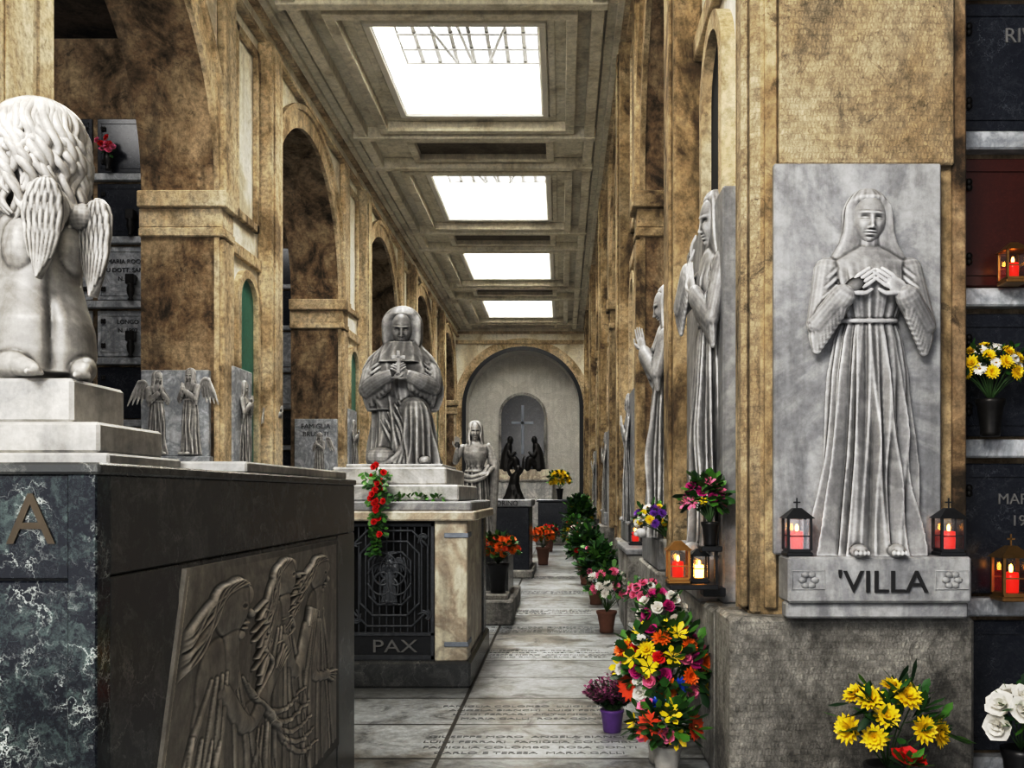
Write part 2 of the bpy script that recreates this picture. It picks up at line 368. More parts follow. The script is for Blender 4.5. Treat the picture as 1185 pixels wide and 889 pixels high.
c=B('ceiling')
SX0,SX1=-3.0,-.37
sk=[(7.9+7*k,11.4+7*k) for k in range(5)]
ys=[-2.5]
for a,e in sk: ys+= [a,e]
ys.append(YE)
c.box(XL-.1,SX0,-2.5,YE,H,H+.25,CEIL); c.box(SX1,XR+.1,-2.5,YE,H,H+.25,CEIL)
for i in range(0,len(ys),2): c.box(SX0,SX1,ys[i],ys[i+1],H,H+.25,CEIL)
c.done()
t=B('trim_ceiling')
def frame(b,x0,x1,y0,y1,w,z0,z1,mat):
    b.box(x0,x1,y0,y0+w,z0,z1,mat,.01); b.box(x0,x1,y1-w,y1,z0,z1,mat,.01)
    b.box(x0,x0+w,y0+w,y1-w,z0,z1,mat,.01); b.box(x1-w,x1,y0+w,y1-w,z0,z1,mat,.01)
for a,e in sk:
    frame(t,SX0-.12,SX1+.12,a-.12,e+.12,.118,H-.08,H,FRAMEW)
    frame(t,SX0-.26,SX1+.26,a-.26,e+.26,.12,H-.04,H,CEIL)
    frame(t,SX0-.62,SX1+.62,a-.62,e+.62,.18,H-.20,H,CEIL)
    y0=e+1.05;y1=e+2.35
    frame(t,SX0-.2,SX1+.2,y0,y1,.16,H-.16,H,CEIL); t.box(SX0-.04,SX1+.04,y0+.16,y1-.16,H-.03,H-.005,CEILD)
    for yy in (e+.82,e+2.58): t.box(XL+.4,XR-.4,yy-.10,yy+.10,H-.24,H,CEIL,.015)
for x in (-4.0,.55): t.box(x-.10,x+.10,-2.5,YE,H-.22,H,CEIL,.015)
t.done()
for i,(a,e) in enumerate(sk):
    w=B('window_%d'%(i+1))
    z0=H+.25;z1=H+.95
    for (x0,x1,y0,y1) in ((SX0-.08,SX0,a-.08,e+.08),(SX1,SX1+.08,a-.08,e+.08),(SX0,SX1,a-.08,a),(SX0,SX1,e,e+.08)):
        w.box(x0,x1,y0,y1,z0,z1,FRAMEW)
    for (x0,x1,y0,y1) in ((SX0,SX0+.02,a,e),(SX1-.02,SX1,a,e),(SX0+.02,SX1-.02,a,a+.02),(SX0+.02,SX1-.02,e-.02,e)):
        w.box(x0,x1,y0,y1,H-.05,z0+.02,FRAMEW)
    for j in range(9):
        x=SX0+(SX1-SX0)*j/8; w.box(x-.036,x+.036,a,e,z1,z1+.07,STEEL)
    for j in range(7):
        y=a+(e-a)*j/6; w.box(SX0,SX1,y-.035,y+.035,z1-.02,z1+.06,STEEL)
    for (xa,xb2) in ((SX0+.3,SX0+1.0),(SX1-.3,SX1-1.0),(SX0+1.0,SX0+1.3)):
        w.tube([(xa,a+.8,z1+.02),(xb2,e-.3,z1-.12)],.03,STEEL,6,1)
    w.box(SX0,SX1,a,e,z1+.08,z1+.09,GLASS)
    w.done()

e=B('wall_end'); EC=-1.7; ER=2.5; EZ=5.4
pts=[(XL-.1,0),(EC-ER,0)]+[(EC+ER*math.cos(q),EZ+ER*math.sin(q)) for q in np.linspace(pi,0,40)]+[(EC+ER,0),(XR+.1,0),(XR+.1,H),(XL-.1,H)]
extr(e,pts,'y',YE,YE+1.5,CREAM,NICHE); e.box(XL-.1,XR+.1,YE+1.5,YE+1.7,0,H,NICHE); e.done()
t=B('trim_end_wall')
archring(t,'y',EC,EZ,ER-.02,ER+.14,YE-.10,YE,IRON,40,leg=5.3); archring(t,'y',EC,EZ,ER+.14,ER+.5,YE-.06,YE,TAN,40,leg=5.3)
t.box(XL,XR,YE-.16,YE,8.15,8.3,TAN); t.box(XL,XR,YE-.1,YE,8.6,8.7,TAN); t.box(XL,XR,YE-.3,YE,8.85,H,CEIL)
t.box(XL,EC-ER-.5,YE-.14,YE,5.1,5.4,TAN); t.box(EC+ER+.5,XR,YE-.14,YE,5.1,5.4,TAN)
t.done()

t=B('trim_pier_plinths')
for a,e2 in PL: t.box(XL,XL+.16,a+.02,e2-.02,0,.92,GREYST,.02)
for a,e2 in PR[1:]: t.box(XR-.28,XR,a+.1,e2-.3,0,.94,GREYST,.02)
t.done()

t=B('trim_near_pier')
Y0=5.0
t.box(XR-.01,XR+1.01,Y0-.02,Y0+.0,0.97,H-.6,TANR)
t.box(XR+.04,XR+.95,Y0-.07,Y0-.02,3.31,8.4,TOOL,.01)
t.box(XR-.03,XR+.035,Y0-.05,Y0,1.0,8.4,TANR,.01)
t.box(XR-.10,XR,Y0-.02,Y0+.22,.97,8.45,TOOL,.015); t.box(XR-.05,XR,Y0+.22,Y0+.6,.97,8.45,BROWN,.01)
t.box(XR-.14,XR-.10,Y0+.03,Y0+.16,1.0,8.4,TOOL,.01)
t.box(XR+.95,XR+1.02,Y0-.05,Y0,0.97,8.4,BROWN,.01)
t.box(XR-.23,XR+1.02,Y0-.15,Y0+.35,0,.97,GREYT,.02)
t.box(XR-.23,XR-.01,Y0+.36,7.75,0,.94,GREYST,.02)
t.done()

# ------------------------------------------------------------ figures
def fold(th,t,seed=0,n=9):
    x=n*th+1.6*np.sin(1.9*t+th*2+seed)+seed+1.5*t
    y=(2*n-1)*th+2.0*np.sin(2.6*t+seed*1.7)
    r=lambda q: 1-2*np.sqrt(np.sin(q/2)**2+.012)
    return .66*r(x)+.34*r(y)
def head(b,c,s=1.0,yaw=0,pitch=0,roll=0,mat=None,beard=False,nu=120,nv=96):
    ph=np.linspace(-pi/2+.04,pi/2-.04,nv)[:,None]; th=np.linspace(0,2*pi,nu,endpoint=False)[None,:]
    x=.077*np.cos(ph)*np.cos(th); y=.097*np.cos(ph)*np.sin(th); z=.118*np.sin(ph)+0*th
    v=z/.118
    low=np.clip(-v,0,1)
    x=x*(1-.26*low**1.6); 
    front=np.clip(-y/.06,0,1); front=front*front*(3-2*front)
    g=lambda cx,cz,sx,sz: np.exp(-((x-cx)/sx)**2-((z-cz)/sz)**2)
    f=0
    zr=np.clip((.022-z)/.062,0,1)*(z>-.047)
    f+= .022*zr*np.exp(-(x/.0105)**2)*np.clip((z+.050)/.008,0,1)
    f+= .008*g(0,-.036,.012,.010)+.005*(g(.013,-.040,.007,.006)+g(-.013,-.040,.007,.006))
    f+= .005*np.exp(-(x/.013)**2-((z-.02)/.02)**2)
    for sx in (-1,1):
        f-= .020*g(sx*.031,.008,.020,.013); f+= .0125*g(sx*.031,.003,.0125,.0078)
        f-= .006*g(sx*.031,.001,.014,.0022)
        f+= .008*g(sx*.03,.030,.022,.006); f+= .008*g(sx*.042,-.028,.022,.022)
        f-= .002*g(sx*.028,-.055,.008,.02)
    f+= .010*g(0,-.0575,.017,.0050)+.011*g(0,-.071,.014,.0055)-.011*g(0,-.0642,.019,.0026)-.007*g(0,-.081,.018,.005)
    f+= .012*g(0,-.099,.020,.014)
    y=y-f*front-.010*low*front
    if beard:
        y=y-(.02*np.clip((-z-.06)/.04,0,1)*front)*(1+.3*np.sin(x*600)); z=z-.03*np.clip((-z-.09)/.03,0,1)
    V=np.stack([x,y,z],-1)*s
    Rm=np.array((Matrix.Rotation(yaw,3,'Z')@Matrix.Rotation(roll,3,'Y')@Matrix.Rotation(pitch,3,'X')))
    b.loft(V@Rm.T+np.array(c),mat)
def hand(b,w,d,n,s=1.0,curl=.3,thumb=1,mat=None,spread=.0):
    w=np.array(w,float); d=np.array(d,float); d/=np.linalg.norm(d); n=np.array(n,float); n-=d*n.dot(d); n/=np.linalg.norm(n); t=np.cross(d,n)*thumb
    b.ell(w+d*.045*s,(.056*s,.040*s,.017*s),mat,np.stack([d,t,n],1),14)
    L=[.072,.082,.077,.060]
    for i in range(4):
        o=(1.5-i)*.0205*s; dd=d+t*(1.5-i)*spread; l=L[i]*s
        p0=w+d*.06*s+t*o*.8; p1=w+d*.092*s+t*o; p2=p1+dd*l*.5-n*curl*l*.18; p3=p1+dd*l*(1-.25*curl)-n*curl*l*.65
        b.tube([p0,p1,p2,p3],[.0100*s,.0100*s,.0092*s,.0075*s],mat,8,3)
    p0=w+d*.02*s+t*.02*s; p1=w+d*.045*s+t*.045*s; p2=p1+(d*.8+t*.5)*.028*s-n*.008*s; p3=p2+d*.03*s-n*.01*s
    b.tube([p0,p1,p2,p3],[.014*s,.013*s,.011*s,.009*s],mat,8,3)
def hairlocks(b,c,s,n=26,length=.3,mat=None,seed=0,back=1,amp=.012,r=.016,front=.9):
    rr=random.Random(seed); c=np.array(c)
    b.ell(c+np.array([0,.018,.022])*s,(.088*s,.102*s,.112*s),mat,None,24)
    for i in range(n):
        a=front+ (2*pi-2*front)*i/(n-1) - pi/2
        ca,sa=math.cos(a),math.sin(a); pts=[];rad=[]; ph=rr.random()*6
        L=length*(.8+.35*rr.random())
        for k in range(9):
            t=k/8
            if t<.35:
                u=t/.35*pi/2; rx=.092*math.sin(u)+.004; z=.03+.108*math.cos(u)
            else:
                u=(t-.35)/.65; rx=.092+.02*u; z=.03-L*u
            w=amp*math.sin(ph+t*13)
            pts.append(c+s*np.array([ca*rx-sa*w,.018+sa*rx*1.1+ca*w,z])); rad.append(s*r*(.75+.35*math.sin(pi*min(1,t+.1)))*(1 if k<8 else .4))
        b.tube(pts,rad,mat,8,3)
def wing(b,root,s,side,mat=None,ang=0,yback=.06):
    root=np.array(root,float)
    for row,(n,L,w,lift) in enumerate(((7,.62,.040,0),(6,.42,.038,.012),(6,.24,.034,.024))):
        for i in range(n):
            t=i/(n-1); st=root+s*np.array([side*(.04+.26*t*(1-.15*row)),yback+.02*t-lift,.12+.20*math.sin(t*pi*.55)])
            a=-.12+.55*t; d=np.array([side*math.sin(a),.02,-math.cos(a)])
            l=L*s*(.55+.45*t)
            b.tube([st,st+d*l*.5,st+d*l],[w*s*.8,w*s,w*s*.45],mat,8,3)
    b.tube([root,root+s*np.array([side*.08,yback,.2]),root+s*np.array([side*.2,yback,.32]),root+s*np.array([side*.32,yback,.3])],[.04*s,.045*s,.045*s,.03*s],mat,8,4)
def robed(armsL,armsR,veil=True,hd=(0,0,0),vox=.008,wings=False,seed=0,bare=False,mantle=True,hands=None,beard=False,hdres=(120,96),foldn=10,sm=2,widesleeve=False):
    b=B('fig')
    Z=np.linspace(0,1.62,130); th=np.linspace(0,2*pi,300,endpoint=False)
    kz=[0,.08,.5,.95,1.13,1.22,1.32,1.44,1.53,1.58,1.62]
    rx=np.interp(Z,kz,[.275,.262,.215,.19,.162,.132,.165,.19,.195,.12,.05]); ry=np.interp(Z,kz,[.20,.19,.165,.145,.12,.10,.125,.125,.095,.075,.045])
    amp=np.interp(Z,kz,[.26,.25,.22,.16,.13,.08,.07 if not bare else 0,.06 if not bare else 0,.01,0,0])
    Fm=fold(th[None,:],Z[:,None]*1.0,seed,foldn)
    q=1+amp[:,None]*Fm
    yo=-.01-.02*np.exp(-((Z-1.40)/.07)**2)
    knee=.045*np.exp(-((Z[:,None]-.62)/.22)**2)*np.exp(-((np.angle(np.exp(1j*(th[None,:]+pi/2-.35))))/.5)**2)
    Rr=np.stack([rx[:,None]*q*np.cos(th),(ry[:,None]+knee)*q*np.sin(th)+yo[:,None],np.repeat(Z[:,None],len(th),1)],-1)
    b.loft(Rr)
    if not bare:
        b.tube([(.139*math.cos(a),.108*math.sin(a)-.012,1.225+.012*math.sin(a)) for a in np.linspace(0,2*pi,15)],.012,None,8,3)
        for sx in (-1,1): b.ell((sx*.07,-.080,1.38),(.062,.045,.058))
    else:
        for sx in (-1,1):
            b.ell((sx*.075,-.085,1.42),(.082,.05,.055)); b.ell((sx*.04,-.10,1.30),(.035,.025,.04)); b.ell((sx*.04,-.095,1.23),(.033,.022,.035))
        b.ell((0,-.01,1.15),(.165,.13,.05))
        b.tube([(-.19,-.07,1.1),(-.05,-.14,1.06),(.12,-.12,1.12),(.19,-.02,1.22)],.035)
        b.tube([(-.19,-.05,1.04),(-.05,-.15,1.0),(.12,-.14,1.05),(.2,-.02,1.15)],.03)
    b.tube([(0,0,1.5),(0,-.01,1.58),(0,-.012,1.70)],[.07,.056,.056])
    for sx in (-1,1):
        b.ell((sx*.09,-.225,.03),(.042,.085,.035)); 
        for i in range(4): b.ell((sx*.09+(i-1.5)*.019,-.305+abs(i-1.5)*.006,.02),(.011,.02,.014),None,None,8)
        b.ell((sx*.185,0,1.50),(.07,.065,.06))
    for A,sx in ((armsL,-1),(armsR,1)):
        S,E,W=[np.array(p,float) for p in A]
        if bare:
            b.tube([S,(S+E)/2,E,(E+W)/2,W],[.058,.052,.042,.040,.026],None,14)
        else:
            b.tube([S,(S+E)/2,E],[.070,.066,.064],None,16); b.tube([E,(E+W)/2,E+(W-E)*.85],[.064,.062,.062],None,16)
            b.tube([E,W],[.04,.027],None,12)
            ns=8 if widesleeve else 4
            for k in range(ns):
                t=-.02+.82*k/(ns-1); p=E+(W-E)*t; dp=(.125 if widesleeve else .11)*(1-.35*t)
                b.tube([p,p+np.array([sx*.008,0,-dp*.5]),p+np.array([sx*.006,.01,-dp])],[.05,.042,.026],None,8)
            for k in range(5):
                t=.12+.18*k; p=S+(E-S)*t; b.tube([p+np.array([-.055*sx,-.045,.045]),p+np.array([0,-.067,-.01]),p+np.array([.055*sx,-.04,-.055])],.0105,None,6)
    hc=np.array([0,-.015,1.752])
    if mantle:
        Zm=np.linspace(.22,1.56,60); w=np.interp(Zm,[.22,.45,.7,1.0,1.25,1.45,1.56],[.30,.33,.29,.30,.285,.25,.16])
        q=1+.06*fold(th[None,:],Zm[:,None],seed+3,13)
        b.loft(np.stack([w[:,None]*q*np.cos(th),.05*q*np.sin(th)+.095,np.repeat(Zm[:,None],len(th),1)],-1))
        for sx in (-1,1):
            b.tube([(sx*.29,.06,1.10),(sx*.275,.06,.9),(sx*.28,.06,.7),(sx*.33,.06,.5),(sx*.30,.06,.38)],[.008,.015,.016,.016,.008],None,8,5)
    if veil:
        Zv=np.linspace(1.44,1.925,52)
        w=[];d=[];cv=[]
        for z in Zv:
            dz=(z-1.765)
            if dz>0: r=math.sqrt(max(1-(dz/.162)**2,.002)); w.append(.124*r); d.append(.138*r); cv.append(.56*np.interp(dz,[0,.06,.10],[1,.9,0]))
            else: w.append(np.interp(-dz,[0,.08,.14,.2,.26,.33],[.124,.130,.148,.185,.22,.228])); d.append(np.interp(-dz,[0,.12,.31],[.138,.132,.11])); cv.append(.56*np.interp(-dz,[0,.16,.24,.31],[1,.8,.45,.3]))
        w=np.array(w);d=np.array(d);cv=np.array(cv)
        phi=np.angle(np.exp(1j*(th+pi/2)))
        car=np.exp(-(np.abs(phi)/.84)**4)
        rim=.13*np.exp(-((np.abs(phi)-1.06)/.16)**2)
        q=1-cv[:,None]*car[None,:]+rim[None,:]*np.minimum(1,cv[:,None]*2)+.04*fold(th[None,:],Zv[:,None]*3,seed,11)
        b.loft(np.stack([w[:,None]*q*np.cos(th),d[:,None]*q*np.sin(th)+.02,np.repeat(Zv[:,None],len(th),1)],-1))
    if wings:
        for sx in (-1,1): wing(b,(sx*.08,.08,1.35),1.0,sx)
    if not veil: hairlocks(b,hc,1.1,24,.26,None,seed)
    o=remesh(b,vox,sm)
    h=B('h'); head(h,hc,1.10,*hd,beard=beard,nu=hdres[0],nv=hdres[1])
    if hands:
        for (w,d,n,cu,tb) in hands: hand(h,w,d,n,1.05,cu,tb)
    o.merge(h); return o

villa=robed(((-.2,-.01,1.49),(-.255,-.08,1.20),(-.14,-.19,1.355)),((.2,-.01,1.49),(.255,-.08,1.19),(.14,-.19,1.355)),hd=(0,.10,.06),vox=.0055,
   hands=[((-.14,-.185,1.355),(.78,-.05,.58),(-.1,-1,.1),.15,1),((.14,-.185,1.355),(-.78,-.05,.58),(.1,-1,.1),.15,-1)],seed=1,hdres=(180,140),sm=1,widesleeve=True,foldn=13)
pray=robed(((-.2,-.01,1.49),(-.22,-.10,1.22),(-.03,-.23,1.42)),((.2,-.01,1.49),(.22,-.10,1.22),(.03,-.23,1.42)),hd=(0,.3,0),vox=.010,
   hands=[((-.03,-.23,1.42),(.12,-.25,1),(-1,-.2,0),.1,1),((.03,-.23,1.42),(-.12,-.25,1),(1,-.2,0),.1,-1)],seed=4,hdres=(80,64),sm=1)
raise_=robed(((-.2,-.01,1.49),(-.25,-.20,1.34),(-.08,-.19,1.52)),((.2,-.01,1.49),(.24,-.12,1.2),(.06,-.21,1.36)),hd=(.15,.15,.1),vox=.0075,
   hands=[((-.08,-.19,1.52),(.4,.1,1),(-.3,-1,0),.4,1),((.06,-.21,1.36),(-.3,-.1,1),(.3,-.9,.2),.3,-1)],seed=6,hdres=(100,80),widesleeve=True,sm=1,foldn=12)
angel=robed(((-.2,-.01,1.49),(-.22,-.10,1.22),(-.03,-.25,1.40)),((.2,-.01,1.49),(.22,-.10,1.22),(.03,-.25,1.40)),veil=False,wings=True,mantle=False,hd=(.3,.3,.1),vox=.016,
   hands=[((-.03,-.25,1.40),(.1,-.25,1),(-1,-.2,0),.1,1),((.03,-.25,1.40),(-.1,-.25,1),(1,-.2,0),.1,-1)],seed=8,hdres=(56,44),sm=1)
christ=robed(((-.2,-.01,1.50),(-.30,-.10,1.28),(-.27,-.28,1.48)),((.2,-.01,1.50),(.27,-.02,1.22),(.19,-.22,1.12)),veil=False,bare=True,hd=(0,.1,0),vox=.010,beard=True,mantle=False,
   hands=[((-.27,-.28,1.48),(0,-.2,1),(0,1,.2),.25,1),((.19,-.22,1.12),(-.6,-.5,-.1),(0,-.4,1),.3,-1)],seed=9,hdres=(100,80))

b=B('villa_memorial_relief')
b.box(1.09,1.95,4.88,4.925,1.29,3.30,SLAB,.008)
b.box(1.12,2.03,4.70,4.92,1.06,1.29,SLAB,.012); b.box(1.12,2.03,4.74,4.84,.98,1.06,SLAB,.01)
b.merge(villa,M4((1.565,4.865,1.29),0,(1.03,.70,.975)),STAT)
text(b,"'VILLA",.155,(1.585,4.70,1.115),(pi/2,0,0),LETTER,.012,sx=1.08)
for x in (1.22,1.93):
    for k in range(6):
        a=k*pi/3; b.ell((x+.03*math.cos(a),4.698,1.175+.03*math.sin(a)),(.022,.012,.016),SLAB,None,8)
    frame_=[(x-.08,1.13),(x+.08,1.13),(x+.08,1.22),(x-.08,1.22),(x-.08,1.13)]
    b.tube([(p[0],4.70,p[1]) for p in frame_],.005,SLAB,6,1)
b.done()

def side_slab(name,y0,y1,zt,fig,s,rz,yy,zb=.94,xf=.97,mat=STAT,sl=SLAB,dx=.0,px_=.7,ped=.14):
    b=B(name); b.box(xf,XR-.01,y0,y1,zb,zt,sl,.012)
    b.box(xf-ped,xf,y0+.1,y1-.1,zb,zb+.28,sl,.02)
    b.merge(fig,M4((xf-dx,yy,zb+.28),rz,(s,s,s),post=(px_,1,1)),mat)
    b.done()
side_slab('draped_mourner_relief',5.72,7.5,3.46,raise_,1.22,-pi/2+.15,6.15,dx=-.01,px_=.62)
side_slab('praying_mourner_relief',8.0,9.8,3.30,pray,1.17,-pi/2-.1,8.45,xf=1.02,dx=.09,px_=.78,ped=.2)
b=B('trim_stone_plinth_right'); b.box(.80,1.3,7.95,9.9,0,.94,GREYST,.02); b.box(.74,1.05,10.7,12.3,0,.92,GREYST,.02); b.box(.72,1.07,10.65,12.35,.92,.98,SLAB,.01); b.done()
def far_slab(name,a,fig,h,s,mat):
    side_slab(name,a+.25,a+1.75,.94+h,fig,s,-pi/2,a+1.0,mat=mat,dx=.02,px_=.40,ped=.08)
far_slab('hooded_figure_relief',12.65,pray,2.1,.95,STAT); far_slab('veiled_woman_relief',19.65,raise_,2.0,.9,STATW)
far_slab('small_mourner_relief',26.65,pray,1.9,.85,STATW)

# ------------------------------------------------------------ columbaria
def bronze_vase(b,x,y,z,s=1,mat=BRONZE):
    b.lathe((x,y,z),[(.03*s,0),(.035*s,.01*s),(.02*s,.03*s),(.04*s,.08*s),(.045*s,.13*s),(.035*s,.17*s),(.045*s,.19*s)],mat,14)
def columb(name,x0,y,cols,cw,zs,mats,sg=1,txt=None,ledge=LEDGE,hmax=None):
    b=B(name); x1=x0+sg*cw*cols; xa,xb=min(x0,x1),max(x0,x1)
    b.box(xa,xb,y,y+.3,0,hmax or zs[-1],BROWN)
    for i in range(len(zs)-1):
        z0,z1=zs[i],zs[i+1]
        b.box(xa,xb,y-.10,y,z0-.06,z0+.04,ledge,.01)
        for c in range(cols):
            xc0=xa+cw*c+.035; xc1=xa+cw*(c+1)-.035; m=mats[(i*cols+c)%len(mats)]
            b.box(xc0,xc1,y-.035,y,z0+.06,z1-.09,m,.008)
            frame_z0=z0+.12; frame_z1=z1-.15
            for (a,e,q,w) in ((xc0+.05,xc1-.05,frame_z0,frame_z0+.015),(xc0+.05,xc1-.05,frame_z1-.015,frame_z1),(xc0+.05,xc0+.065,frame_z0,frame_z1),(xc1-.065,xc1-.05,frame_z0,frame_z1)):
                b.box(a,e,y-.045,y-.035,q,w,m)
            for (sx_,sz_) in ((xc0+.09,frame_z1-.09),(xc0+.09,frame_z0+.09),(xc1-.09,frame_z1-.09),(xc1-.09,frame_z0+.09)):
                for q in range(4):
                    a=q*pi/2+pi/4; b.ell((sx_+.022*math.cos(a),y-.05,sz_+.022*math.sin(a)),(.02,.014,.02),BRONZE,None,8)
            if txt:
                tt=txt[(i*cols+c)%len(txt)]
                if tt:
                    lines=tt.split('|'); sz=.115 if len(lines)==1 else .085
                    for li,l in enumerate(lines): text(b,l,sz,((xc0+xc1)/2,y-.04,(z0+z1)/2+.12-.12*li),(pi/2,0,0),LETTER if m in(WHITE,SLAB,LEDGE) else LETP,.004)
    return b
b=columb('columbarium_wall_near',2.11,5.3,3,.92,[.12,.99,1.86,2.69,3.55,4.41,5.3],[DARKM,DARKM,DARKM, DARKM,DARKM,DARKM, DARKM,DARKM,DARKM, REDG,REDG,DARKM, DARKM,DARKM,DARKM,DARKM,DARKM,DARKM],1,
   [None,None,None,'MARCHI|1921','','','','','','','','','RIVA','','','','',''],hmax=8)
b.done()
for j,Y in enumerate((13.35,20.35,27.35,34.35)):
    b=columb('columbarium_wall',-8.4,Y,3,.93,[.1,.97,1.75,2.6,3.47,4.26,5.16,6.04,6.95],[DARKM,DARKM,DARKM, DARKM,DARKM,DARKM, DARKM,DARKM,DARKM, DARKM,DARKM,DARKM, LEDGE,LEDGE,LEDGE, LEDGE,LEDGE,LEDGE, DARKM,DARKM,DARKM, DARKM,DARKM,DARKM],1,
      [None]*12+[None,None,'LONGO|N. 1902']+[None,None,'MARIA ROCCA|FU DOTT. SANTO|N. 1878'] +[None]*6 if j==0 else None,hmax=8)
    if j==0:
        for (z) in (5.2,4.3,3.51): 
            bronze_vase(b,-6.0,Y-.12,z+.0,1.2); b.box(-6.06,-5.94,Y-.17,Y-.06,z+.22,z+.36,BRONZE,.01)
    b.done()
for Y in (13.35,20.35,27.35,34.35):
    b=columb('columbarium_wall_right',2.11,Y,2,.95,[.1,1.0,1.9,2.8,3.7,4.6,5.5],[DARKM,WHITE,DARKM,DARKM],1,None,hmax=8); b.done()

def jamb_relief(name,x0,x1,y,z0,z1,figs,sl=LEDGE,mat=STATW,title=None):
    b=B(name); b.box(x0,x1,y-.09,y,z0,z1,sl,.01); b.box(x0-.02,x1+.03,y-.14,y,z0-.08,z0,sl,.01)
    for (fx,fz,s,rz,f) in figs: b.merge(f,M4((fx,y-.09,fz),rz,(s,s,s),post=(1,.5,1)),mat)
    if title:
        for i,l in enumerate(title): text(b,l,.14,((x0+x1)/2,y-.09,z1-.2-.16*i),(pi/2,0,0),LETTER,.004)
    b.box(x0,x1,y-.10,y,.0,z0-.08,GREYST,.01)
    b.done()
jamb_relief('angels_relief',-5.56,-4.66,12.64,2.1,3.24,[(-5.34,2.12,.58,.5,angel),(-4.90,2.12,.60,-.5,angel)])
jamb_relief('family_memorial_relief',-5.5,-4.62,19.64,1.9,3.15,[(-4.98,1.92,.5,-.4,angel)],title=['FAMIGLIA','BRUSATI'])
jamb_relief('cloaked_figure_relief',-5.5,-4.62,26.64,1.9,3.4,[(-5.0,1.92,.6,-.3,pray)])
jamb_relief('cloaked_figure_relief',-5.5,-4.62,33.64,1.9,3.3,[(-5.0,1.92,.6,.3,pray)])
def lpier(name,y0,y1,z0,z1,fig,s,mat=STAT2):
    b=B(name); b.box(XL+.01,XL+.14,y0,y1,z0,z1,LEDGE,.012); b.merge(fig,M4((XL+.16,(y0+y1)/2,z0+.03),pi/2,(s,s,s),post=(.6,1,1)),mat)
    b.box(XL+.12,XL+.24,y0,y1,z0-.1,z0,SLAB,.01); b.box(XL+.01,XL+.22,y0,y1,.92,z0-.1,GREYST,.01); b.done()
lpier('pier_relief',12.95,13.7,1.9,3.35,pray,.66,STATW)
lpier('pier_relief',14.45,14.95,1.9,3.3,angel,.66,STATW)
lpier('pier_relief',19.95,20.7,1.9,3.4,pray,.66,STATW)
lpier('pier_relief',26.95,27.9,1.9,3.4,pray,.66,STATW)

# ------------------------------------------------------------ foreground tomb with bas relief
b=B('veined_marble_tomb')
TX=-1.167; TT=1.68
b.box(-3.4,TX-.03,2.43,5.33,0,TT-.06,GREYV)
b.box(-3.4,TX-.02,2.40,2.43,0,TT-.30,BLACKV,.004); b.box(-3.4,TX-.02,2.395,2.43,TT-.295,TT-.03,BLACKV,.004)
b.box(TX-.075,TX,2.385,2.46,0,TT-.03,BLACKV,.004)
b.box(TX-.03,TX,2.46,2.90,0,TT-.295,GREYV,.004)
b.box(TX-.03,TX,2.46,5.35,TT-.29,TT-.03,GREYV,.004)
b.box(TX-.03,TX,4.95,5.35,0,TT-.295,GREYV,.004)
b.box(TX-.03,TX-.004,2.9,4.95,0,TT-.295,GREYV,.004)
b.box(-3.4,TX+.01,2.38,5.36,TT-.03,TT,GREYV,.006)
pts=[(2.62,.45),(2.93,1.37),(4.90,1.365),(4.93,.3),(2.58,.3)]
extr(b,pts,'x',TX-.01,TX+.012,RELIEF,RELIEF)
# bas-relief: carved height field, figures with heads in profile, streaming hair and long drapery
ny,nz=480,360; YS=2.2
U0,U1=-.10,(4.87-2.95)/YS
uu=np.linspace(U0,U1,ny)[None,:]; zz=np.linspace(.35,1.345,nz)[:,None]
hgt=np.zeros((nz,ny))
def blob(cy,cz,ry,rz,h,rot=0,e=.5,add=False):
    global hgt
    c_,s_=math.cos(rot),math.sin(rot); dy=(uu-cy)*c_+(zz-cz)*s_; dz=-(uu-cy)*s_+(zz-cz)*c_
    d=1-(dy/ry)**2-(dz/rz)**2; q=h*np.clip(d,0,1)**e
    hgt=hgt+q if add else np.maximum(hgt,q)
def stroke(pts_,w,h,add=False,taper=False):
    global hgt
    P=np.array(pts_,float); Q=[]
    for i in range(len(P)-1):
        p0=P[max(i-1,0)];p1=P[i];p2=P[i+1];p3=P[min(i+2,len(P)-1)]
        for t in np.linspace(0,1,7,endpoint=False): Q.append(.5*((2*p1)+(-p0+p2)*t+(2*p0-5*p1+4*p2-p3)*t*t+(-p0+3*p1-3*p2+p3)*t**3))
    Q.append(P[-1]); best=np.full((nz,ny),9.)
    for i in range(len(Q)-1):
        a,b_=Q[i],Q[i+1]; ab=b_-a; L=ab.dot(ab)+1e-9; wk=1-.55*abs(2*i/(len(Q)-1)-1)**2 if taper else 1
        t=np.clip(((uu-a[0])*ab[0]+(zz-a[1])*ab[1])/L,0,1); best=np.minimum(best,np.hypot(uu-a[0]-t*ab[0],zz-a[1]-t*ab[1])/wk)
    p=np.sqrt(np.clip(1-(best/w)**2,0,1))*h
    hgt=hgt+p if add else np.maximum(hgt,p)
def blur(n):
    global hgt
    for _ in range(n):
        a=np.pad(hgt,1,mode='edge'); hgt=(a[:-2,1:-1]+a[2:,1:-1]+a[1:-1,:-2]+a[1:-1,2:]+4*a[1:-1,1:-1])/8
def drapes(cy,cz,s,lean,n=6,h=.008):
    for k in range(n):
        o=(k-(n-1)/2)*.034*s
        stroke([(cy+o*.5,cz-.17*s),(cy+o*1.1+lean*.12+.014*math.sin(k*2+s*9),cz-.40*s),(cy+o*1.6+lean*.3-.018*math.sin(k*3),cz-.7*s),(cy+o*2.0+lean*.5,cz-1.1*s)],.010*s,h,True,True)
def body(cy,cz,s,lean):
    for k in range(11):
        t=k/10; blob(cy-.02*s+lean*t*.5,cz-.20*s-.92*s*t,(.070+.08*t)*s,.13*s,.014,0,.35)
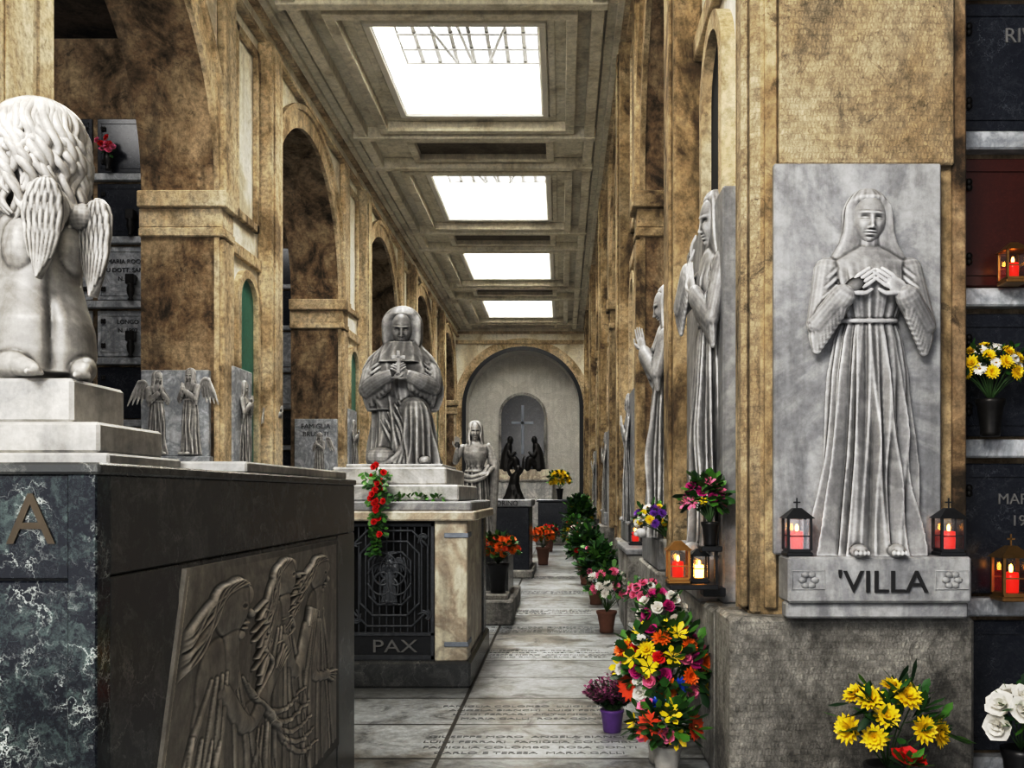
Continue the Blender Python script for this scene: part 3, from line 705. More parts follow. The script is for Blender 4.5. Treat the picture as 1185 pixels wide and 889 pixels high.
def face(cy,cz,s,hair,tilt):
    stroke([(cy-.010*s,cz-.20*s),(cy-.002*s,cz-.07*s)],.030*s,.020)
    c_,s_=math.cos(tilt),math.sin(tilt)
    def T(a,q): return (cy+(a*c_-q*s_)*s,cz+(a*s_+q*c_)*s)
    def bl(a,q,ra,rq,h,r=0,e=.5,add=False): p=T(a,q); blob(p[0],p[1],ra*s,rq*s,h,r+tilt,e,add)
    bl(.004,.010,.060,.080,.026)
    bl(.050,.038,.018,.030,.022); bl(.068,-.006,.022,.009,.024,-.6)
    bl(.054,-.034,.015,.0075,.024); bl(.052,-.048,.013,.0065,.024); bl(.040,-.066,.020,.015,.024)
    bl(.030,.012,.012,.007,-.006,0,.5,True)
    for k in range(10):
        q=k/9; L=hair*(.6+.5*q); wv=.016*math.sin(k*1.9)
        stroke([T(.040-.065*q,.070+.012*math.sin(q*3)),T(-.005-.065*q,.058-.05*q*.4),T(-.075-.01*math.sin(k),.02-.11*q),T(-.115-.03*L+wv,-.06-.13*q),T(-.10-.06*L-wv,-.13*L-.20*q),T(-.15-.08*L+wv,-.19*L-.24*q)],.0085*s,.021+.003*(k%2),False,True)
def arm(cy,cz,s,pts_):
    A=[(cy-.01*s,cz-.22*s)]+[(cy+a*s,cz+q*s) for a,q in pts_]
    stroke(A,.027*s,.028); e=np.array(A[-1]); d=e-np.array(A[-2]); d/=np.linalg.norm(d)
    for k in range(4):
        n_=np.array([-d[1],d[0]])*(k-1.5)*.012*s; stroke([e+n_*.6,e+n_+d*.04*s,e+n_*1.4+d*.07*s],.0062*s,.030)
body(.13,1.205,1.25,-.10); body(.44,1.245,1.08,.05); body(.69,1.225,1.0,.0)
blob(.30,.60,.12,.24,.016,.25,.4); blob(.50,.50,.10,.2,.016,-.1,.4)
blur(3)
drapes(.13,1.205,1.25,-.10,7); drapes(.44,1.245,1.08,.05,6); drapes(.69,1.225,1.0,.0,6)
for k in range(5): stroke([(.22+.02*k,.94-.03*k),(.30+.03*k,.80-.05*k),(.42+.03*k,.72-.06*k),(.58+.02*k,.74-.07*k)],.010,.008,True,True)
for k in range(5): stroke([(.28+.022*k,.72),(.25+.03*k,.55),(.29+.035*k,.37)],.008,.008,True,True)
for k in range(4): stroke([(.0+.03*k,.84-.02*k),(-.03+.03*k,.62),(.0+.035*k,.38)],.010,.009,True,True)
face(.165,1.195,1.30,1.0,-.25); face(.455,1.245,1.10,.5,.12); face(.70,1.225,1.05,.35,-.40)
arm(.13,1.205,1.25,[(.09,-.36),(.20,-.24)]); arm(.44,1.245,1.08,[(.07,-.38),(.15,-.22)]); arm(.69,1.225,1.0,[(-.05,-.44),(.07,-.50)])
blur(1)
Yr=2.95+(uu-0)*YS; Yl=2.62+(zz-.45)/.92*.31
def sm_(x): x=np.clip(x,0,1); return x*x*(3-2*x)
edge=sm_(np.minimum(np.minimum(Yr-Yl-.03,4.87-Yr)/YS,1.345-zz)/.02); hgt*=edge
Yg=np.maximum(np.repeat(Yr,nz,0),Yl+.02)
V=np.stack([TX+.0125+hgt,Yg,np.repeat(zz,ny,1)],-1).reshape(-1,3)
I=np.arange(nz-1)[:,None]*ny; J=np.arange(ny-1)[None,:]
F=np.stack([I+J,I+J+1,I+ny+J+1,I+ny+J],-1).reshape(-1,4).tolist()
b.add(V,F,RELIEF,True)
text(b,'A',.185,(-1.336,2.392,1.475),(pi/2,0,0),LETG,.002)
text(b,'ROS',.185,(-1.336-.17,2.392,1.475),(pi/2,0,0),LETG,.002,'RIGHT')
b.done()

b=B('stepped_marble_plinth')
b.box(-2.3,-1.42,2.98,3.55,TT,1.73,WHITE,.008)
b.box(-2.25,-1.47,3.02,3.50,1.73,1.83,WHITE,.01); b.box(-2.2,-1.58,3.07,3.44,1.83,1.976,WHITE,.012)
b.box(-2.9,-1.20,3.62,5.3,TT,TT+.045,WHITE,.008)
b.done()

# kneeling child angel seen from the back
def feather_wing(w,c,dr,Hh,W):
    c=np.array(c,float); dr=np.array([dr[0],dr[1],0.]); dr/=np.linalg.norm(dr); n=np.array([dr[1],-dr[0],0.]); zv=np.array([0,0,1.])
    th=np.linspace(0,2*pi,40,endpoint=False); T=np.linspace(0,1,34); R_=[]
    KT=[0,.06,.2,.4,.62,.8,.92,1]; KW=[.10,.26,.52,.80,1.0,.98,.70,.18]
    offf=lambda t: .22*W*(.5-t)*abs(.5-t)*-2
    for t in T:
        hw=W*.5*np.interp(t,KT,KW); z=-Hh*.5+Hh*t; off=offf(t)
        R_.append([c+dr*(hw*math.cos(a)+off)+n*(.020*math.sin(a))+zv*z for a in th])
    w.loft(np.array(R_))
    def F(u,t0,t1,r):
        pts=[];rd=[]
        for k in range(5):
            q=k/4; t=t0+(t1-t0)*q; hw=W*.5*np.interp(t,KT,KW); off=offf(t)
            pts.append(c+dr*(u*hw+off)+n*(.019*math.sqrt(max(0,1-u*u*.8)))+zv*(-Hh*.5+Hh*t)); rd.append(r*[.7,1,1,.9,.5][k])
        w.tube(pts,rd,None,9,3)
    for i in range(8): u=-.94+1.88*i/7; F(u,.52,.0+.22*abs(u)**1.5,W*.062)
    for i in range(7): u=-.88+1.76*i/6; F(u,.72,.36+.05*(i%2),W*.068)
    for i in range(6): u=-.80+1.6*i/5; F(u,.86,.58+.04*(i%2),W*.072)
    for i in range(5): u=-.70+1.4*i/4; F(u,.96,.76+.03*(i%2),W*.075)
def child_angel(rz):
    b=B('c')
    Z=np.linspace(.03,.66,60); th=np.linspace(0,2*pi,96,endpoint=False)
    rx=np.interp(Z,[.03,.10,.18,.26,.34,.44,.53,.60,.66],[.165,.175,.170,.148,.132,.135,.135,.098,.05]); ry=np.interp(Z,[.03,.10,.20,.30,.40,.48,.56,.66],[.15,.165,.158,.125,.112,.112,.098,.045])
    cy=np.interp(Z,[.03,.2,.34,.66],[.0,.0,.02,.04])
    dd=((th-3*pi/2+pi)%(2*pi)-pi)
    groove=1-(np.interp(Z,[.03,.2,.3,.4,.55,.66],[.16,.20,.10,.07,.07,0]))[:,None]*np.exp(-(dd/.14)**2)[None,:]
    b.loft(np.stack([rx[:,None]*np.cos(th)*groove,ry[:,None]*np.sin(th)*groove+cy[:,None],np.repeat(Z[:,None],96,1)],-1))
    for sx in (-1,1):
        b.ell((sx*.070,-.035,.44),(.055,.060,.10))
        b.tube([(sx*.07,.02,.14),(sx*.09,.15,.13),(sx*.10,.23,.10)],[.085,.085,.070],None,18)
        b.tube([(sx*.11,.20,.07),(sx*.115,.06,.062),(sx*.105,-.08,.052),(sx*.09,-.15,.042)],[.06,.068,.052,.034],None,18)
        b.tube([(sx*.09,-.15,.040),(sx*.08,-.195,.032),(sx*.07,-.235,.022)],[.034,.030,.022],None,12)
        for i in range(5): b.ell((sx*.07+(i-2)*.012,-.252+.004*i,.013),(.008,.014,.010),None,None,8)
        b.ell((sx*.125,.04,.57),(.05,.05,.05))
        b.tube([(sx*.13,.04,.57),(sx*.160,.10,.45),(sx*.10,.21,.46),(sx*.03,.23,.54)],[.050,.044,.036,.026],None,14)
    b.tube([(.0,.05,.6),(.0,.05,.70)],[.055,.05]); b.ell((.0,.10,.79),(.10,.10,.12))
    o=remesh(b,.0055,6)
    h=B('h'); rr=random.Random(5)
    Zh=np.linspace(.60,.950,90); th=np.linspace(0,2*pi,220,endpoint=False)
    pr=np.interp(Zh,[.60,.64,.70,.78,.86,.91,.94,.950],[.09,.118,.128,.130,.115,.082,.045,.012])
    r_=.05*(1-2*np.abs(np.sin((13*th[None,:]+3.2*np.sin(24*Zh[:,None]+2*th[None,:]))/2)))
    q=pr[:,None]*(1+r_)
    h.loft(np.stack([q*np.cos(th),q*1.05*np.sin(th)+.03,np.repeat(Zh[:,None],220,1)],-1))
    for L,(n,rad,ln,rt,am) in enumerate(((26,.122,.34,.0175,.022),(26,.133,.27,.0155,.021),(22,.137,.19,.0145,.017),(17,.132,.10,.013,.012))):
        for i in range(n):
            a=2*pi*i/n+L*.13+rr.gauss(0,.05); ca,sa=math.cos(a),math.sin(a)
            pts=[];rd=[];ph=rr.random()*6.3; l=ln*(.80+.35*rr.random()); fq=16+6*rr.random()
            for k in range(17):
                t=k/16
                if t<.38: u=t/.38*pi/2; r0=(rad+.004)*math.sin(u)+.003; z=.82+.130*math.cos(u)
                else: u=(t-.38)/.62; r0=rad+.004+.016*math.sin(u*pi*.8)-.022*u*u; z=.82-l*u
                e_=min(1,max(0,t-.12)*3); w_=am*math.sin(ph+t*fq)*e_; v_=am*.6*math.cos(ph+t*fq)*e_
                pts.append((ca*(r0+v_)-sa*w_,.03+sa*(r0+v_)*1.05+ca*w_,z)); rd.append(rt*(.5+.5*math.sin(pi*min(1,t*.85+.1)))*(1 if k<16 else .45))
            h.tube(pts,rd,None,9,2)
    o.merge(h)
    r=B('r'); r.merge(o,M4((0,0,0),rz))
    w=B('w')
    feather_wing(w,(.085,-.145,.485),(1,.10),.325,.130)
    feather_wing(w,(.190,.0,.455),(.92,-.30),.325,.130)
    w.ell((.065,-.11,.58),(.045,.045,.045)); w.ell((.14,.0,.56),(.05,.04,.045))
    r.merge(remesh(w,.003,1))
    return r
ch=child_angel(.70)
b=B('kneeling_child_angel_statue'); b.merge(ch,M4((-1.79,3.27,1.977),0,(1.0,1.0,1.03)),STATW); b.done()

# ------------------------------------------------------------ tomb with iron gate
b=B('gated_tomb_chapel')
gx0,gx1,gy0,gy1=-2.12,-.75,7.82,9.85
b.box(gx0-.02,gx1,gy0,gy1,0,.22,GREYV,.02)
b.box(gx0,gx0+.30,gy0+.03,gy1-.05,.22,1.38,IVORY,.008); b.box(-1.05,gx1-.03,gy0+.03,gy0+.33,.22,1.38,IVORY,.008)
b.box(-1.05,gx1-.05,gy0+.33,gy1-.35,.22,1.38,IVORY,.004); b.box(-1.05,gx1-.03,gy1-.35,gy1-.05,.22,1.38,GREYV,.008)
b.box(gx0+.3,-1.05,gy0+.30,gy1-.1,.22,1.38,DARKIN)
for z in (1.24,.34): b.box(-.97,gx1-.02,gy0+.015,gy0+.30,z,z+.04,STRAP,.004)
b.box(gx0-.06,gx1+.04,gy0-.04,gy1+.04,1.38,1.46,IVORY,.012); b.box(gx0-.03,gx1+.01,gy0,gy1,1.46,1.54,SLAB,.012)
b.box(-2.05,-.86,gy0+.12,gy1-.15,1.54,1.68,WHITE,.015); b.box(-1.95,-.98,gy0+.25,gy1-.3,1.68,1.83,WHITE,.015)
G0,G1=-1.80,-1.06; gy=gy0+.10; zc=.90; xc=(G0+G1)/2
for (x0,x1,z0,z1) in ((G0,G0+.03,.05,1.36),(G1-.03,G1,.05,1.36),(G0,G1,1.33,1.36),(G0,G1,.22,.26),(G0,G1,.42,.45)): b.box(x0,x1,gy-.02,gy+.02,z0,z1,GATEI,.004)
b.box(G0,G1,gy,gy+.015,.22,.45,IRON)
for i in range(12):
    x=G0+.05+i*(G1-G0-.1)/11; b.box(x-.005,x+.005,gy+.0,gy+.012,.45,1.33,GATEI)
for q in (.17,.24,.31):
    w2,h2,cc=q*1.02,q*1.28,q*.42
    p=[(-w2+cc,h2),(w2-cc,h2),(w2,h2-cc),(w2,-h2+cc),(w2-cc,-h2),(-w2+cc,-h2),(-w2,-h2+cc),(-w2,h2-cc),(-w2+cc,h2)]
    for k in range(8): b.tube([(xc+p[k][0],gy-.015,zc+p[k][1]),(xc+p[k+1][0],gy-.015,zc+p[k+1][1])],.010,GATEI,6,1)
for k in range(12):
    a=k*pi/6
    for sg_ in (-1,1):
        pts=[]
        for m_ in range(8):
            t=m_/7; r1=.03+.15*t; aa=a+sg_*(1.3*t+.6*t*t); pts.append((xc+r1*math.cos(aa),gy-.03-.012*math.sin(t*pi),zc+r1*1.25*math.sin(aa)))
        if k%2==0: b.tube(pts,[.012,.012,.011,.010,.009,.008,.008,.011],GATEI,7,2)
fg=B('f'); fg.merge(angel,M4((0,0,0),0,(.24,.10,.22))); b.merge(fg,M4((xc,gy-.03,zc-.20)),GATEI)
for (ux,uz) in ((-.30,.33),(.30,.33),(-.30,-.33),(.30,-.33)):
    for k in range(3):
        a=math.atan2(uz,ux)+(k-1)*.7; pts=[(xc+ux+.05*t*math.cos(a+t*2),gy-.02,zc+uz+.05*t*math.sin(a+t*2)) for t in (0,.5,1,1.4)]; b.tube(pts,.008,GATEI,6,3)
text(b,'PAX',.15,(xc+.04,gy-.015,.285),(pi/2,0,0),LETP,.006,sx=1.35)
b.done()

def nun():
    b=B('n'); th=np.linspace(0,2*pi,200,endpoint=False)
    phi=np.angle(np.exp(1j*(th+pi/2)))
    Z=np.linspace(0,1.06,90)
    kz=[0,.06,.3,.55,.75,.92,1.0,1.06]
    rx=np.interp(Z,kz,[.27,.275,.255,.235,.24,.24,.18,.07]); ry=np.interp(Z,kz,[.30,.31,.27,.23,.20,.16,.12,.06])
    cy=np.interp(Z,kz,[.0,.0,.03,.05,.04,.02,.0,-.01]); am=np.interp(Z,kz,[.20,.19,.16,.11,.07,.04,0,0])
    q=1+am[:,None]*fold(th[None,:],Z[:,None]*2,2,9)
    b.loft(np.stack([rx[:,None]*q*np.cos(th)-.02,ry[:,None]*q*np.sin(th)+cy[:,None],np.repeat(Z[:,None],200,1)],-1))
    Zk=np.linspace(0,.60,70)
    w=np.interp(Zk,[0,.1,.3,.42,.50,.56,.60],[.165,.155,.138,.130,.115,.085,.03]); q=1+np.interp(Zk,[0,.45,.6],[.24,.12,.0])[:,None]*fold(th[None,:],Zk[:,None]*2,5,8)
    yc=np.interp(Zk,[0,.3,.6],[-.22,-.25,-.25])
    b.loft(np.stack([w[:,None]*q*np.cos(th)+np.interp(Zk,[0,.6],[.18,.13])[:,None],1.2*w[:,None]*q*np.sin(th)+yc[:,None],np.repeat(Zk[:,None],200,1)],-1))
    b.tube([(.02,.08,.44),(.09,-.08,.48),(.13,-.22,.475)],[.17,.15,.13],None,22)
    b.ell((.22,-.42,.035),(.05,.09,.04)) 
    for i in range(6): b.tube([(-.02-.03*i,-.16-.01*i,.58-.035*i),(.05-.02*i,-.27+.01*i,.46-.06*i),(.08-.02*i,-.32,.30-.05*i),(.04-.04*i,-.33,.02)],[.008,.018,.022,.020],None,8)
    b.ell((-.16,-.25,.07),(.13,.12,.09))
    Zc=np.linspace(.50,1.13,60); w=np.interp(Zc,[.50,.62,.72,.88,.99,1.07,1.13],[.31,.345,.345,.325,.275,.20,.14]); d=np.interp(Zc,[.5,.7,.9,1.13],[.22,.25,.22,.13])
    car=np.exp(-(np.abs(phi)/.42)**4)*np.ones_like(Zc)[:,None]*np.interp(Zc,[.5,.95,1.05],[1,1,.3])[:,None]
    q=1+.11*fold(th[None,:],Zc[:,None]*3,7,10)-.34*car
    b.loft(np.stack([w[:,None]*q*np.cos(th),d[:,None]*q*np.sin(th)+.0,np.repeat(Zc[:,None],200,1)],-1))
    for sx,E in ((-1,(-.28,-.14,.68)),(1,(.26,-.14,.71))):
        b.tube([(sx*.20,-.02,.95),(sx*.26,-.08,.83),E],[.065,.080,.085],None,16); b.tube([E,(sx*.18,-.26,.74),(sx*.08,-.30,.79)],[.082,.072,.055],None,16)
        for k in range(6):
            t=.0+.17*k; p=np.array(E)*(1-t)+np.array((sx*.08,-.30,.79))*t; b.tube([p,p+np.array([0,.02,-.08]),p+np.array([0,.04,-.15*(1-t*.4)])],[.06,.05,.03],None,8)
        for k in range(4):
            t=.15+.22*k; p=np.array((sx*.20,-.06,.95))*(1-t)+np.array(E)*t; b.tube([p+np.array([-.07*sx,-.055,.05]),p+np.array([0,-.088,-.01]),p+np.array([.07*sx,-.045,-.06])],.013,None,6)
    Zk2=np.linspace(.93,1.12,16); wk=np.interp(Zk2,[.93,1.0,1.12],[.275,.245,.16]); dk=np.interp(Zk2,[.93,1.12],[.225,.15]); q=1+.05*fold(th[None,:],Zk2[:,None]*4,3,9)
    b.loft(np.stack([wk[:,None]*q*np.cos(th),dk[:,None]*q*np.sin(th)-.01,np.repeat(Zk2[:,None],200,1)],-1))
    Zh=np.linspace(1.04,1.465,50); w=[];d=[];cv=[]
    for z in Zh:
        dz=z-1.275
        if dz>0: r=math.sqrt(max(1-(dz/.192)**2,.003)); w.append(.182*r); d.append(.178*r); cv.append(.56*np.interp(dz,[0,.05,.10],[1,.9,0]))
        else: w.append(np.interp(-dz,[0,.12,.2,.24],[.182,.178,.160,.165])); d.append(np.interp(-dz,[0,.24],[.178,.155])); cv.append(.56*np.interp(-dz,[0,.2,.24],[1,.9,.6]))
    w=np.array(w);d=np.array(d);cv=np.array(cv)
    car=np.exp(-(np.abs(phi)/.70)**4); rim=.13*np.exp(-((np.abs(phi)-.94)/.2)**2)
    q=1-cv[:,None]*car[None,:]+rim[None,:]*np.minimum(1,cv[:,None]*2)+.024*fold(th[None,:],Zh[:,None]*3,1,9)
    b.loft(np.stack([w[:,None]*q*np.cos(th),d[:,None]*q*np.sin(th)+.0,np.repeat(Zh[:,None],200,1)],-1))
    b.ell((0,-.03,1.20),(.10,.08,.13))
    o=remesh(b,.0075,1)
    h=B('h'); head(h,(0,-.095,1.24),1.18,.05,.30,0)
    hand(h,(-.085,-.315,.775),(.55,-.40,.55),(-.5,-.7,0),1.1,.5,1); hand(h,(.085,-.315,.775),(-.6,-.40,.5),(.5,-.8,0),1.1,.7,-1)
    h.box(-.018,.012,-.39,-.375,.80,1.00,None,.003); h.box(-.06,.055,-.39,-.375,.925,.955,None,.003)
    o.merge(h); return o
b=B('kneeling_nun_statue'); b.box(-1.86,-1.02,8.18,9.2,1.83,1.86,WHITE,.01); b.merge(nun(),M4((-1.46,8.72,1.86),.08,(1.05,1,1)),STAT2); b.done()

b=B('christ_statue'); b.box(-1.75,-.62,12.6,14.4,0,.22,GREYST,.02); b.box(-1.65,-.72,12.75,14.2,.22,.78,GREYV,.02); b.box(-1.70,-.68,12.7,14.25,.78,.86,WHITE,.01)
b.merge(christ,M4((-1.2,13.2,.86),.1,(.92,.92,.92)),STATW)
d=B('d'); d.tube([(.24,.0,1.5),(.29,.0,1.2),(.27,.03,.8),(.24,.04,.3),(.24,.02,.02)],[.03,.07,.075,.08,.085],None,12); d.tube([(.2,-.05,1.55),(.24,.06,1.2),(.22,.06,.6)],[.03,.06,.07])
b.merge(remesh(d,.012),M4((-1.2,13.2,.86),.1,(.92,.92,.92)),STATW); b.done()

b=B('stone_planter_block'); b.box(-1.05,-.60,11.55,12.35,0,.30,GREYST,.02); b.box(-1.0,-.66,11.7,12.2,.30,.36,GREYST,.01); b.done()

b=B('dark_granite_tomb'); b.box(-1.55,-.62,18.2,20.2,0,1.36,DARKM,.02); b.box(-1.62,-.57,18.1,20.3,1.36,1.50,SLAB,.02); b.box(-1.66,-.54,18.05,20.35,0,.15,GREYST,.02)
text(b,'MORINO',.13,(-1.09,18.09,1.385),(pi/2,0,0),LETTER,.006)
b.done()
b=B('bronze_mourner_statue')
br=B('q'); th=np.linspace(0,2*pi,60,endpoint=False); Z=np.linspace(0,.5,20); w=np.interp(Z,[0,.2,.5],[.28,.2,.12]); q=1+.15*fold(th[None,:],Z[:,None]*4,1,7)
br.loft(np.stack([w[:,None]*q*np.cos(th),w[:,None]*.9*q*np.sin(th),np.repeat(Z[:,None],60,1)],-1))
br.tube([(0,0,.4),(.02,-.03,.6),(.06,-.10,.76)],[.13,.13,.06]); br.ell((.09,-.14,.86),(.075,.09,.10))
br.tube([(-.1,0,.7),(-.16,-.1,.85),(-.08,-.15,1.05)],[.05,.04,.03]); br.tube([(.12,-.02,.7),(.2,-.12,.85),(.22,-.16,1.12)],[.05,.04,.03]); br.tube([(.22,-.16,1.12),(.24,-.17,1.22)],[.028,.012])
b.merge(remesh(br,.015),M4((-.95,18.9,1.50),.2,(.78,.78,.70)),BRONZE); b.done()

b=B('black_granite_tomb'); b.box(-.82,.36,30,31.6,.0,.25,GREYST,.02); b.box(-.75,.30,30.1,31.5,.25,1.35,DARKM,.02); b.box(-.80,.34,30.05,31.55,1.35,1.43,DARKM,.02); b.done()
b=B('low_white_tomb'); b.box(-1.5,-.95,24.5,26.0,0,1.1,WHITE,.02); b.box(-1.55,-.9,24.45,26.05,1.1,1.2,IVORY,.02); b.done()
b=B('end_niche_memorial')
yb=YE+1.48
b.box(-3.0,-.4,yb-.9,yb,0,2.2,WHITE,.02); b.box(-2.85,-.55,yb-.7,yb,2.2,2.7,IVORY,.02); b.box(-3.1,-.3,yb-.95,yb,2.14,2.24,GREYST,.02)
extr(b,[(-2.72,2.7)]+[(-1.76+.96*math.cos(a),5.1+.96*math.sin(a)) for a in np.linspace(pi,0,24)]+[(-.8,2.7)],'y',yb-.18,yb-.01,DARKM,DARKM)
archring(b,'y',-1.76,5.1,.96,1.08,yb-.2,yb,GREYST,24,leg=2.4)
b.box(-1.82,-1.70,yb-.24,yb-.18,3.4,5.6,STRAP); b.box(-2.25,-1.27,yb-.24,yb-.18,4.75,4.87,STRAP)
br=B('q')
for sx in (-1,1):
    cx=-1.76+sx*.62
    br.tube([(cx+sx*.12,yb-.45,2.75),(cx+sx*.1,yb-.45,3.3),(cx,yb-.5,3.75)],[.30,.24,.16]); br.ell((cx-sx*.08,yb-.55,4.02),(.13,.14,.17))
    br.tube([(cx,yb-.5,2.95),(cx-sx*.30,yb-.65,3.15),(cx-sx*.38,yb-.65,2.75)],[.2,.16,.14]); br.tube([(cx,yb-.5,3.65),(cx-sx*.1,yb-.72,3.3),(cx-sx*.3,yb-.7,3.45)],[.1,.08,.06])
b.merge(remesh(br,.03),None,BRONZE); b.done()

# ------------------------------------------------------------ flowers
def petal(b,c,d,up,L,w,mat,cup=.2):
    d=np.array(d,float); d/=np.linalg.norm(d)+1e-9; up=np.array(up,float); s=np.cross(d,up); s/=np.linalg.norm(s)+1e-9; n=np.cross(s,d); c=np.array(c,float)
    V=[c,c+d*L*.35+s*w*.8+n*cup*L*.10,c+d*L*.75+s*w+n*cup*L*.25,c+d*L+n*cup*L*.3,c+d*L*.75-s*w+n*cup*L*.25,c+d*L*.35-s*w*.8+n*cup*L*.10,c+d*L*.6+n*cup*L*.05]
    b.add(V,[(0,1,6),(1,2,6),(2,3,6),(3,4,6),(4,5,6),(5,0,6)],mat,True)
def flower(b,c,r,up,mat,kind,rr):
    up=np.array(up,float); up/=np.linalg.norm(up); a=np.cross(up,[.3,.2,.9]); a/=np.linalg.norm(a); t=np.cross(up,a); c=np.array(c,float)
    lay={'daisy':[(16,1,.05,.16),(14,.8,.3,.16)],'mum':[(14,1,.0,.15),(13,.9,.35,.15),(10,.7,.75,.15),(7,.5,1.1,.15)],'rose':[(6,1,.2,.5),(5,.8,.7,.45),(4,.55,1.1,.4)],'star':[(6,1,.35,.24)]}[kind]
    for (n,l,e,w) in lay:
        o=rr.random()*6
        for k in range(n):
            q=o+2*pi*k/n; d=(a*math.cos(q)+t*math.sin(q))*math.cos(e)+up*math.sin(e)
            petal(b,c+d*r*.08,d,up,r*l*(.9+.2*rr.random()),r*w,mat,.5 if kind!='daisy' else .1)
    if kind=='daisy': b.ell(c+up*r*.08,(r*.24,r*.24,r*.16),BRASS if mat is not YEL else mat,None,8)
def bouquet(name,c,R3,fl,nleaf,seed,pot=None,leafL=.07,leafw=.018,hemi=-.25,face=(0,-1,.4)):
    b=B(name); rr=random.Random(seed); c=np.array(c,float); R3=np.array(R3,float)
    base=c-np.array([0,0,R3[2]])
    if pot:
        (px,py,pz,pr,phh,pmat)=pot
        b.lathe((px,py,pz),[(pr*.7,0),(pr*.75,phh*.1),(pr*.72,phh*.2),(pr*.95,phh*.8),(pr*1.08,phh*.9),(pr*1.1,phh),(pr*.9,phh),(pr*.85,phh*.92)],pmat,20)
        base=np.array([px,py,pz+phh*.95])
    fc=np.array(face,float)
    def pt(k=1.0):
        while True:
            d=np.array([rr.gauss(0,1) for _ in range(3)]); d/=np.linalg.norm(d)
            if d[2]>hemi and (d.dot(fc)>-.35): break
        return d,c+d*R3*k
    cs=[]
    for (mat,kind,r,n) in fl:
        for i in range(n):
            best=None
            for _ in range(14):
                d,p=pt(.82+.18*rr.random())
                m=min([np.linalg.norm(p-q)-r-s for q,s in cs] or [1])
                if best is None or m>best[0]: best=(m,d,p)
            _,d,p=best; cs.append((p,r))
            flower(b,p,r*(.85+.3*rr.random()),d+fc*.6,mat,kind,rr)
            b.tube([base,(base+p)/2+np.array([0,0,.02]),p],[.004,.0035,.003],STEM,5,2,False)
    for i in range(nleaf):
        d,p=pt(.35+.65*rr.random()); dd=d+np.array([rr.gauss(0,.5) for _ in range(3)])
        petal(b,p,dd,(rr.gauss(0,.4),rr.gauss(0,.4),1),leafL*(.7+.6*rr.random()),leafw,LEAF[rr.randrange(3)],rr.uniform(-.8,.4))
    b.done()
bouquet('mixed_flower_bouquet',(.60,5.62,.58),(.27,.2,.27),[(CORAL,'daisy',.075,1),(ORG,'mum',.06,9),(YEL,'star',.07,9),(YEL,'mum',.05,4),(BLU,'mum',.06,1),(WHT,'rose',.045,6),(PNK,'rose',.045,7),(MAG,'rose',.045,8),(RED,'rose',.04,4)],300,11,(.60,5.67,0,.11,.3,POTW),.11,.028,-.5)
bouquet('gerbera_bouquet',(.56,5.20,.34),(.17,.1,.12),[(CORAL,'daisy',.08,2),(BLU,'mum',.06,1),(YEL,'star',.06,4),(PNK,'rose',.045,3)],140,12,(.58,5.24,0,.08,.22,POTW),.10,.024,-.5)
bouquet('white_carnation_bouquet',(.66,6.3,.80),(.16,.14,.15),[(WHT,'rose',.05,8),(MAG,'rose',.045,6)],110,14,(.66,6.35,.0,.09,.62,POTW),.09,.02)
b=B('heather_pot'); rr=random.Random(2); b.lathe((.34,6.4,0),[(.055,0),(.06,.01),(.075,.13),(.082,.14),(.08,.155),(.07,.15)],POTP,20)
for i in range(95):
    a=rr.random()*2*pi; sp=rr.random()**.5; top=np.array([.34+.20*sp*math.cos(a),6.4+.17*sp*math.sin(a),.37-.12*sp+.05*rr.random()]); bs=np.array([.34+.03*math.cos(a),6.4+.03*math.sin(a),.14])
    b.tube([bs,(bs+top)/2+np.array([0,0,.02]),top],[.004,.003,.002],STEM,5,2)
    for k in range(18):
        t=.3+.7*k/17; p=bs*(1-t)+top*t; petal(b,p,(rr.gauss(0,1),rr.gauss(0,1),rr.uniform(-.2,1)),(0,0,1),.028,.010,HEA if k>5 else LEAF[2])
b.done()
bouquet('yellow_chrysanthemum_vase',(1.545,4.45,.50),(.24,.14,.22),[(YEL,'mum',.07,10)],90,21,(1.54,4.50,0,.10,.32,POTB),.12,.018,-.1)
bouquet('red_rose_vase',(1.53,4.22,.38),(.05,.04,.03),[(RED,'rose',.075,1)],16,22,(1.53,4.22,0,.05,.28,POTB),.10,.02,-.1)
bouquet('white_lily_vase',(2.30,4.75,.48),(.16,.1,.14),[(WHT,'rose',.065,9)],60,23,(2.32,4.8,0,.09,.32,POTB),.09,.02)
bouquet('yellow_white_flowers',(2.30,5.08,2.27),(.19,.08,.13),[(YEL,'mum',.038,14),(WHT,'daisy',.035,10)],110,24,(2.30,5.10,1.91,.07,.2,BRONZE),.06,.014)
bouquet('magenta_flower_vase',(.84,5.60,1.56),(.11,.10,.13),[(MAG,'rose',.038,8),(PNK,'star',.05,5),(YEL,'star',.03,2)],130,25,(.86,5.50,1.30,.05,.14,POTB),.09,.024)
bouquet('violet_yellow_flowers',(.76,7.66,1.38),(.17,.14,.13),[(YEL,'mum',.035,10),(PUR,'mum',.04,11),(WHT,'daisy',.035,6)],90,26,(.88,7.66,.94,.06,.3,POTW),.08,.02)
b=B('stone_flower_stand'); b.box(.56,.78,7.35,7.75,0,.50,GREYST,.02); b.box(.54,.80,7.32,7.78,.50,.55,SLAB,.01); b.done()
bouquet('pink_flower_vase',(.66,7.5,.80),(.13,.12,.13),[(PNK,'rose',.04,12),(WHT,'daisy',.035,5)],60,27,(.67,7.55,.55,.05,.16,POTW),.07,.018)
bouquet('pink_white_flowers',(.54,11.0,.50),(.22,.2,.26),[(PNK,'mum',.06,9),(WHT,'mum',.06,9)],150,28,(.52,11.0,0,.11,.25,POTC),.1,.03)
bouquet('green_shrub_pot',(.54,13.8,.52),(.26,.26,.40),[(PNK,'rose',.04,5)],520,29,(.5,13.8,0,.12,.25,POTC),.13,.035)
